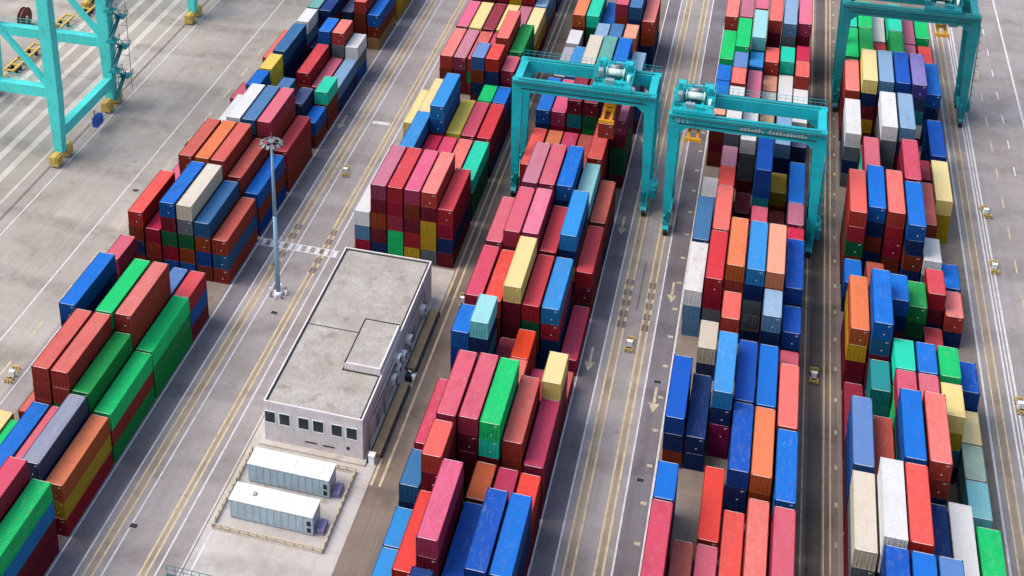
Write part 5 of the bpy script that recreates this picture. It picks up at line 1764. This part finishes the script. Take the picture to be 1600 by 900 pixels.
# ------------------------------------------------------------------ quay cranes
def quay_crane(loc, label):
    t = thing('quay_crane', label, 'ship crane', loc, 0, 'ship-to-shore cranes on the quay')
    P = M['crane_light']; XW = -24.4
    for x in (0, XW):
        for y in (0, 20):
            m = MB(); m.taper((x-.75,x+.75,y-.85,y+.85,1.9),(x-1.15,x+1.15,y-1.0,y+1.0,13.2)); m.taper((x-1.15,x+1.15,y-1.0,y+1.0,13.2),(x-1.0,x+1.0,y-1.0,y+1.0,44))
            m.build('leg', P, t)
            m = MB()
            for dy in (-2.6,1.1): m.box(x-.85, x+.85, y+dy-.2, y+dy+1.7, .4, 2.1)
            m.box(x-.5, x+.5, y-3.0, y+3.0, 1.7, 2.3)
            bg = m.build('bogie', M['yellow_pale'], t)
            for dy in (-2.3,-1.4,1.4,2.3):
                m = MB(); m.cyl((x-.2,y+dy,.38),(x+.2,y+dy,.38),.36,n=12); m.build('wheel', M['galv'], bg)
        m = MB(); m.box(x-.75, x+.75, .9, 19.1, 4.6, 6.6); m.build('sill_beam', P, t)
        m = MB(); m.box(x-.9, x+.9, .9, 19.1, 41.5, 43.6); m.build('top_beam', P, t)
    for y in (0, 20):
        m = MB(); m.box(XW+1.1, -1.1, y-.8, y+.8, 12.9, 14.8); m.build('portal_beam', P, t)
        m = MB(); railing(m, (XW+1.2,y+.75,14.8), (-1.2,y+.75,14.8), 1.1, 18, .05); m.build('railing', P, t)
        m = MB(); m.bar((-1.0,y,15.0),(-9.8,y,25.5),.85); m.bar((-9.8,y,25.5),(XW+1,y,41.5),.85); m.build('brace', P, t)
        m = MB(); m.box(XW+1.0, -1.0, y-.8, y+.8, 41.6, 43.4); m.build('top_beam', P, t)
        m = MB(); m.box(-12.6,-11.4,y-.6,y+.6,14.8,41.5); m.build('inner_post', P, t)
    # zigzag stair tower on the landside leg
    m = MB()
    for i in range(12):
        z = 2.6+i*3.1; a, b = (18.4,22.4) if i % 2 == 0 else (22.4,18.4)
        m.bar((1.75,a,z),(1.75,b,z+3.1),.8,.12); m.box(1.2,3.0,b-.7 if b > 20 else b-.7,b+.7,z+3.05,z+3.15)
        for dx in (1.35,2.15): m.bar((dx,a,z+1.05),(dx,b,z+4.1),.09)
        for q in range(6):
            u = q/5; m.bar((2.15,a+(b-a)*u,z+3.1*u),(2.15,a+(b-a)*u,z+3.1*u+1.05),.07)
        m.box(1.2,3.2,b-1.1,b+1.1,z+3.15,z+3.22); m.bar((3.15,b-1.1,z+4.2),(3.15,b+1.1,z+4.2),.09); m.bar((3.15,b-1.1,z+3.7),(3.15,b+1.1,z+3.7),.07)
        m.box(3.1,3.2,b-1.1,b-1.0,z+3.2,z+4.2); m.box(3.1,3.2,b+1.0,b+1.1,z+3.2,z+4.2)
        for y in (17.8,23.0): m.box(2.92,3.0,y-.05,y+.05,z,z+3.1); m.bar((1.2,y,z+4.1),(3.0,y,z+4.1),.06)
    m.build('stair_tower', M['crane_dark'], t)
    m = MB(); m.box(.95, 2.0, 10.2, 12.6, 1.2, 3.0); m.box(1.1,1.9,12.8,13.7,1.2,2.4,1); m.bar((1.4,10.6,3.0),(1.4,10.6,4.6),.15); m.bar((.7,11.5,1.6),(.96,11.5,1.6),.3); m.build('cable_cabinet', [M['blue'],M['white']], t)
    return t
qc = quay_crane((-116.1,190.3,0), 'pale turquoise quay crane with braces and zigzag stairs, its two landside legs showing')
dup(qc, (-116.3,249.5,0), 'pale turquoise quay crane farther along the quay, only the foot of a leg showing')
t = thing('cable_reel', 'dark red cable drum standing on the quay behind the crane beams', 'cable reel', (-149.5,236.5,0))
m = MB(); m.cyl((-.35,0,2.3),(.35,0,2.3),2.0,n=26); m.build('drum', M['red'], t)
m = MB(); m.cyl((-.5,0,2.3),(-.36,0,2.3),2.3,n=26); m.cyl((.36,0,2.3),(.5,0,2.3),2.3,n=26); m.cyl((.5,0,2.3),(.62,0,2.3),.5,n=14,m=1); m.build('flange', [M['red'],M['white']], t)
m = MB(); m.bar((-.6,-1.8,0),(-.6,0,2.3),.25); m.bar((-.6,1.8,0),(-.6,0,2.3),.25); m.bar((.75,-1.8,0),(.75,0,2.3),.25); m.bar((.75,1.8,0),(.75,0,2.3),.25); m.build('stand', M['galv'], t)
def flat_trailer(loc, label, first=[None]):
    if first[0]: return dup(first[0], loc, label, 'trailers parked under the quay crane')
    t = thing('flat_trailer', label, 'trailer', loc, 0, 'trailers parked under the quay crane'); first[0] = t
    m = MB(); m.box(-1.2,-.75,0,12.2,1.05,1.4); m.box(.75,1.2,0,12.2,1.05,1.4)
    for k in range(6): m.box(-.76,.76,.1+k*2.36,.45+k*2.36,1.08,1.36)
    m.build('frame', M['yellow_pale'], t)
    for dx in (-.98,.66):
        for y in (1.6,2.9,9.5):
            m = MB(); m.cyl((dx,y,.5),(dx+.32,y,.5),.5,n=14); m.build('wheel', M['rubber'], t)
    m = MB(); m.box(-.9,.9,5.0,6.4,1.36,1.5); m.build('deck_plate', M['red'], t)
    return t
flat_trailer((-141.6,216.0,0), 'yellow flat trailer nearest the quay crane leg, lowest of the three')
flat_trailer((-141.9,230.0,0), 'yellow flat trailer in the middle of the three behind the crane brace')
flat_trailer((-139.8,243.5,0), 'yellow flat trailer farthest from the camera of the three under the crane')

# ------------------------------------------------------------------ lamp mast
t = thing('light_mast', 'tall pale blue floodlight mast with a round crown of lamps beside the lane', 'light mast', (-65.85,164.8,0))
m = MB(); m.cyl((0,0,.6),(0,0,14),.40,.30,14); m.cyl((0,0,14),(0,0,26.6),.30,.17,14); m.build('mast', M['pole'], t)
m = MB(); m.cyl((0,0,26.5),(0,0,26.7),.5,n=14); m.cyl((0,0,26.7),(0,0,28.1),.035,n=5)
for i in range(24):
    a, b = 2*math.pi*i/24, 2*math.pi*(i+1)/24; m.bar((1.3*math.cos(a),1.3*math.sin(a),26.5),(1.3*math.cos(b),1.3*math.sin(b),26.5),.1)
for i in range(6): a = math.pi*i/3; m.bar((0,0,26.5),(1.3*math.cos(a),1.3*math.sin(a),26.5),.09)
m.build('head_frame', M['lamp'], t)
for i in range(12):
    a = 2*math.pi*i/12; c, s = math.cos(a), math.sin(a); m = MB()
    m.bar((1.2*c,1.2*s,26.45),(1.68*c,1.68*s,26.15),.42,.3); m.bar((1.66*c,1.66*s,26.15),(1.73*c,1.73*s,26.1),.36,.24,1); m.build('floodlight', [M['lamp'],M['glass']], t)
m = MB()
for i in range(8):
    a = 2*math.pi*i/8; m.cyl((1.25*math.cos(a),1.25*math.sin(a),0),(1.25*math.cos(a),1.25*math.sin(a),.95),.14,n=8,m=i%2)
m.cyl((0,0,.004),(0,0,.6),.75,.6,n=12,m=0); m.build('bollard_ring', [M['white'],M['violet']], t)

# ------------------------------------------------------------------ shed
shed_wall = plain('painted_shed_wall', alb((244,236,238)), .8, var=.10, sc=.5, dirt=.4)
def roof_gravel():
    m, nt, b = new_mat('gravel_roof'); v = coords(nt); a = alb((208,203,198))
    c = mix(nt, ramp(nt, noise(nt, v, 3.4, 5, .8), .3, .7), tuple(x*.62 for x in a), tuple(x*1.22 for x in a))
    c = mix(nt, ramp(nt, noise(nt, v, .2, 7, .78), .36, .58, 0, .75), c, (a[0]*.60,a[1]*.55,a[2]*.50))
    c = mix(nt, ramp(nt, noise(nt, v, .5, 5, .65), .54, .68, 0, .6), c, (.15,.105,.085))
    c = mix(nt, ramp(nt, noise(nt, v, 9, 2, .5), .4, .62, 0, .4), c, tuple(x*.5 for x in a))
    nt.links.new(c, b.inputs['Base Color']); b.inputs['Roughness'].default_value = .95; return m
M['roofg'] = roof_gravel()
t = thing('workshop_shed', 'pale flat-roofed shed with six front windows, gravel roof and a raised roof box', 'shed', (-50,135.2,0))
def sx(x): return x+50
m = MB(); m.box(sx(-56.75),sx(-43.4),0,35.1,0,6.0); m.build('wall', shed_wall, t)
m = MB()
for a in ((sx(-56.78),sx(-56.58),-.03,35.13),(sx(-43.57),sx(-43.37),-.03,35.13)): m.box(a[0],a[1],a[2],a[3],6.0,6.55)
m.box(sx(-56.58),sx(-43.57),-.03,.18,6.0,6.55); m.box(sx(-56.58),sx(-43.57),34.93,35.13,6.0,6.55)
m.build('parapet', shed_wall, t)
m = MB(); m.sheet(sx(-56.58),sx(-43.57),.18,34.93,6.36); m.build('roof', M['roofg'], t)
m = MB(); m.box(sx(-56.58),sx(-56.3),.18,34.93,6.364,6.42); m.box(sx(-43.85),sx(-43.57),.18,34.93,6.364,6.42); m.box(sx(-56.3),sx(-43.85),34.65,34.93,6.364,6.42); m.box(sx(-56.3),sx(-48.83),16.5,16.64,6.364,6.40); m.build('gutter', M['dark'], t)
m = MB(); m.box(sx(-48.6),sx(-43.6),8.8,18.4,6.37,7.5); pb = m.build('roof_box', shed_wall, t)
m = MB(); m.sheet(sx(-48.35),sx(-43.85),9.05,18.15,7.504); m.build('box_roof', M['roofg'], pb)
m = MB(); m.box(sx(-48.82),sx(-48.6),8.8,18.6,6.37,6.5); m.box(sx(-48.82),sx(-43.6),18.4,18.6,6.37,6.5); m.box(sx(-48.6),sx(-48.42),8.8,18.4,7.51,7.56);  m.box(sx(-48.42),sx(-43.6),18.2,18.4,7.51,7.56); m.box(sx(-48.9),sx(-43.9),8.6,8.8,6.37,6.45); m.build('gutter', M['dark'], pb)
for wx in (-55.95,-53.95,-51.35,-49.35,-46.85,-44.85):
    m = MB(); a, b = sx(wx)-.70, sx(wx)+.70
    m.box(a-.08,b+.08,-.05,.0,3.1,3.2); m.box(a-.08,b+.08,-.05,0,4.92,5.02); m.box(a-.08,a,-.05,0,3.2,4.92); m.box(b,b+.08,-.05,0,3.2,4.92);
    f = m.build('window', M['white'], t); m = MB(); m.box(a,b,-.02,-.004,3.2,4.92); m.build('pane', M['glass'], f)
m = MB(); m.box(sx(-51.2),sx(-49.6),-.05,0,1.15,1.32); m.box(sx(-48.8),sx(-47.2),-.05,0,1.1,1.27); m.box(sx(-45.6),sx(-45.2),-.06,0,1.35,1.8); m.build('vent_grille', M['dark'], t)
m = MB(); m.box(sx(-57.3),sx(-42.9),-.9,0,.01,.22); m.box(sx(-57.3),sx(-56.75),0,35.5,.01,.2); m.box(sx(-43.4),sx(-42.8),0,35.5,.01,.2); m.build('plinth', G['curb'], t)
m = MB()
for y0,y1,z in ((2,15,3.9),(4,30,4.9),(9,22,2.7)): m.cyl((sx(-43.12),y0,z),(sx(-43.12),y1,z),.14,n=8)
for y in (2,9,15,22,30): m.cyl((sx(-43.12),y,.2),(sx(-43.12),y,4.9),.11,n=8)
m.build('pipe', M['galv'], t)
for y, z in ((12.4,2.2),(14.6,2.2),(14.6,3.9),(17.5,2.2),(20.5,2.6),(28.0,2.2)):
    m = MB(); m.box(sx(-43.38),sx(-42.65),y,y+1.2,z,z+1.0); m.cyl((sx(-42.64),y+.6,z+.5),(sx(-42.62),y+.6,z+.5),.38,n=12,m=1); m.build('air_conditioner', [M['white'],M['dark']], t)
m = MB(); m.box(sx(-43.38),sx(-43.3),6,7.4,.2,2.4); m.box(sx(-43.38),sx(-43.3),24,25.4,.2,2.4); m.build('door', M['steel_grey'], t)
# tan covered cable troughs along the shed
def trough(y0, y1, label):
    t = thing('cable_trough', label, 'trough', (-42.0,y0,0), 0, 'cable troughs beside the shed')
    m = MB(); m.box(-.62,.55,0,y1-y0,.01,.62); m.build('cover', plain('tan_cover', alb((190,162,126)), .8, var=.15, dirt=.5), t)
    m = MB(); m.box(.56,.85,0,y1-y0,.01,.45); m.box(-.85,-.63,0,y1-y0,.01,.45); m.build('side_curb', M['dark'], t)
    for k in range(int((y1-y0)/3)):
        m = MB(); m.box(-.5,.42,1+k*3,1.08+k*3,.62,.68); m.build('lifting_bar', M['galv'], t)
trough(136.3,150.2,'nearer tan covered cable trough along the side of the shed')
trough(153.5,166.8,'farther tan covered cable trough along the side of the shed')
t = thing('valve_stand', 'white pump and black box standing between the two tan troughs', 'pump', (-41.6,151.9,0))
m = MB(); m.box(-.7,.3,-.6,.5,0,.9); m.build('pump_box', M['dark'], t); m = MB(); m.cyl((.45,-.3,0),(.45,-.3,1.1),.3,n=12); m.cyl((.45,.45,.5),(-.5,.45,1.1),.12,n=8); m.build('pump', M['white'], t)
t = thing('water_cabinet', 'small white cabinet with a black side at the front right corner of the shed', 'cabinet', (-42.3,135.3,0))
m = MB(); m.box(-.3,.45,-.4,.4,0,1.3); m.box(-.36,.5,-.46,.46,1.3,1.38); m.build('box', M['white'], t); m = MB(); m.box(-.55,-.3,-.3,.3,0,.9); m.build('meter', M['dark'], t)

# ------------------------------------------------------------------ generator containers
genside = plain('pale_blue_generator_paint', alb((206,226,238)), .5, var=.08, dirt=.22)
genroof = plain('white_generator_roof', alb((244,246,247)), .6, var=.05, dirt=.12)
def generator(loc, label, spots):
    t = thing('generator_unit', label, 'generator', loc, 0, 'white generator housings beside the shed')
    L, D, Z = 10.7, 2.95, 2.95
    m = MB(); m.box(0,L,.06,D-.06,.2,Z-.1)
    for k in range(11):
        x = .25+k*.93
        for i in range(13): m.box(x,x+.78,.015,.06,.5+i*.16,.58+i*.16)
        m.box(x-.09,x-.02,0,.06,.2,Z-.1)
    m.build('body', genside, t)
    m = MB(); m.box(-.06,L+.06,-.05,D+.05,Z-.1,Z)
    for k in range(6): m.box(.6+k*1.75,.68+k*1.75,.05,D-.05,Z,Z+.03)
    m.build('roof', genroof, t)
    m = MB(); m.box(L-.72,L-.25,-.02,.0,.5,1.2); m.box(L-.72,L-.25,-.02,.0,1.5,2.2); m.build('louvre', M['dark'], t)
    m = MB(); m.box(.1,L-.1,.1,D-.1,.01,.2); m.build('skid', M['steel_grey'], t)
    if spots:
        m = MB(); m.box(2.6,3.0,1.3,1.9,Z,Z+.16); m.build('roof_hatch', M['steel_grey'], t)
    m = MB(); m.box(L+.35,L+1.2,.5,D-.6,.01,.75); m.bar((L+.05,1,1.1),(L+.7,1,.7),.2); m.build('cable_box', M['violet'], t)
    return t
generator((-56.25,127.75,0),'pale blue and white generator housing next to the shed front, the farther of the two',0)
generator((-56.25,121.55,0),'pale blue and white generator housing nearest the camera with a dark patch on its roof',.9)
t = thing('guard_fence', 'low tan pipe fence running round the two generator housings', 'fence', (-50.7,126,0))
m = MB(); X0, X1, Y0, Y1 = -7.0, 7.0, -6.6, 6.9
cs = [(X0,Y0),(X1,Y0),(X1,Y1),(X0,Y1)]
for i in range(4):
    a, b = cs[i], cs[(i+1)%4]
    n = 14
    for h in (.3,.75): m.bar((a[0],a[1],h),(b[0],b[1],h),.11,.11)
m.build('rail', M['tan'], t)
pm = MB()
for i in range(4):
    a, b = cs[i], cs[(i+1)%4]
    for k in range(12):
        p = Vector((*a,0)).lerp(Vector((*b,0)), k/12); pm.box(p.x-.07,p.x+.07,p.y-.07,p.y+.07,0,.82)
o = pm.build('post', M['tan'], t); o['kind'] = 'stuff'
m = MB()
for i in range(4):
    a, b = cs[i], cs[(i+1)%4]; m.bar((a[0],a[1],.07),(b[0],b[1],.07),.3,.14)
m.build('footing', G['curb'], t)

def cover(x, y, label):
    t = thing('drain_cover', label, 'drain cover', (x,y,0), 0, 'drain covers in the pavement')
    m = MB(); m.box(-.55,.55,-.4,.4,.012,.03); m.build('frame', M['galv'], t)
    m = MB(); m.box(-.46,.46,-.32,.32,.03,.045); m.build('grate', M['dark'], t)
cover(-67.0,117.0,'dark drain cover in the left lane beside the orange and yellow container stack')
cover(-9.1,141.8,'dark drain cover in the lane beside the royal blue containers')
cover(-9.0,160.8,'dark drain cover behind the tip of a yellow lane arrow')
cover(-64.9,160.4,'dark drain cover on the pavement just in front of the light mast')
cover(-99.2,185.0,'dark drain cover on the open quay left of the white line')

# ------------------------------------------------------------------ power pits in the lanes
PIT = [None]
def pit(x, y, label, rz=0):
    if PIT[0]: return dup(PIT[0], (x,y,0), label, 'power cabinets in the lanes', rz)
    t = thing('power_cabinet', label, 'power cabinet', (x,y,0), rz, 'power cabinets in the lanes'); PIT[0] = t; t.scale = (S_PIT,)*3
    m = MB(); m.box(-.5,.5,-.35,.35,.15,1.35); m.box(-.55,.55,-.4,.4,1.35,1.43); m.build('cabinet', M['white'], t)
    m = MB(); m.box(-.62,.62,-1.15,-.45,.01,.12); m.build('cable_pit', M['dark'], t)
    for s in (-1,1):
        m = MB()
        y0 = s*2.0
        for dx in (-.7,.0,.7): m.cyl((dx,y0,0),(dx,y0,.95),.13,n=8)
        m.bar((-.75,y0,.9),(.75,y0,.9),.2,.2); m.bar((-.7,y0,.5),(.7,y0,.5),.13,.13)
        for dx in (-.7,.7): m.cyl((dx,y0-s*.9,0),(dx,y0-s*.9,.9),.12,n=8); m.bar((dx,y0,.85),(dx,y0-s*.9,.85),.12,.12)
        m.build('guard', M['yellow_pale'], t)
    return t
pit(-66.4,200.0,'white power cabinet between yellow guards in the lane left of the shed block',.3)
pit(-13.6,167.3,'white power cabinet between yellow guards, in front of the two turquoise crane legs')
pit(11.4,167.6,'white power cabinet between yellow guards on the dark runway beside the right-hand block')
pit(37.6,169.0,'white power cabinet between yellow guards, nearest one along the right-hand road edge',.1)
pit(37.4,200.9,'white power cabinet between yellow guards beside a dark stain, middle of the right-hand road edge')
pit(37.6,216.5,'white power cabinet between yellow guards farthest along the right-hand road edge',.2)
pit(-95.2,137.0,'white power cabinet between yellow guards at the left edge of the left block',.1)
pit(-38.6,170.5,'white power cabinet between yellow guards beside the blue container right of the shed',.2)

# ------------------------------------------------------------------ light, sky, camera
w = bpy.data.worlds.new('World'); S.world = w; w.use_nodes = True
nt = w.node_tree; bg = nt.nodes['Background']; sky = nt.nodes.new('ShaderNodeTexSky'); sky.sky_type = 'NISHITA'; sky.sun_disc = False
SUN_EL, SUN_AZ = 55, -108        # degrees; azimuth measured from +Y towards +X
sky.sun_elevation = rad(SUN_EL); sky.sun_rotation = rad(SUN_AZ); sky.air_density = 1.6; sky.dust_density = 4.5; sky.ozone_density = 1.0
nt.links.new(sky.outputs[0], bg.inputs[0]); bg.inputs[1].default_value = .14
sl = bpy.data.lights.new('sun','SUN'); sl.energy = 1.0; sl.angle = rad(42); sl.color = (1,.96,.91)
so = bpy.data.objects.new('sun', sl); C.objects.link(so)
d = Vector((math.sin(rad(SUN_AZ))*math.cos(rad(SUN_EL)), math.cos(rad(SUN_AZ))*math.cos(rad(SUN_EL)), math.sin(rad(SUN_EL))))
so.rotation_euler = d.to_track_quat('Z','Y').to_euler()

cam = bpy.data.cameras.new('camera'); co = bpy.data.objects.new('camera', cam); C.objects.link(co); S.camera = co
R = Matrix(((0.953473,-0.095451,0.285969),(0.300865,0.361748,-0.882394),(-0.019223,0.927377,0.373635)
))
cam.sensor_fit = 'HORIZONTAL'; cam.sensor_width = 36; cam.lens = 49.6047
cam.shift_x = 0.15926; cam.shift_y = -0.35592
co.matrix_world = Matrix.Translation((0,0,131.5)) @ R.to_4x4()
cam.clip_start = 1; cam.clip_end = 4000
S.view_settings.view_transform = 'Standard'; S.view_settings.look = 'None'; S.view_settings.gamma = 1; S.view_settings.use_curve_mapping = False
S.view_settings.exposure = 0.95
S.render.engine = 'CYCLES'; S.render.resolution_x = 1024; S.render.resolution_y = 576
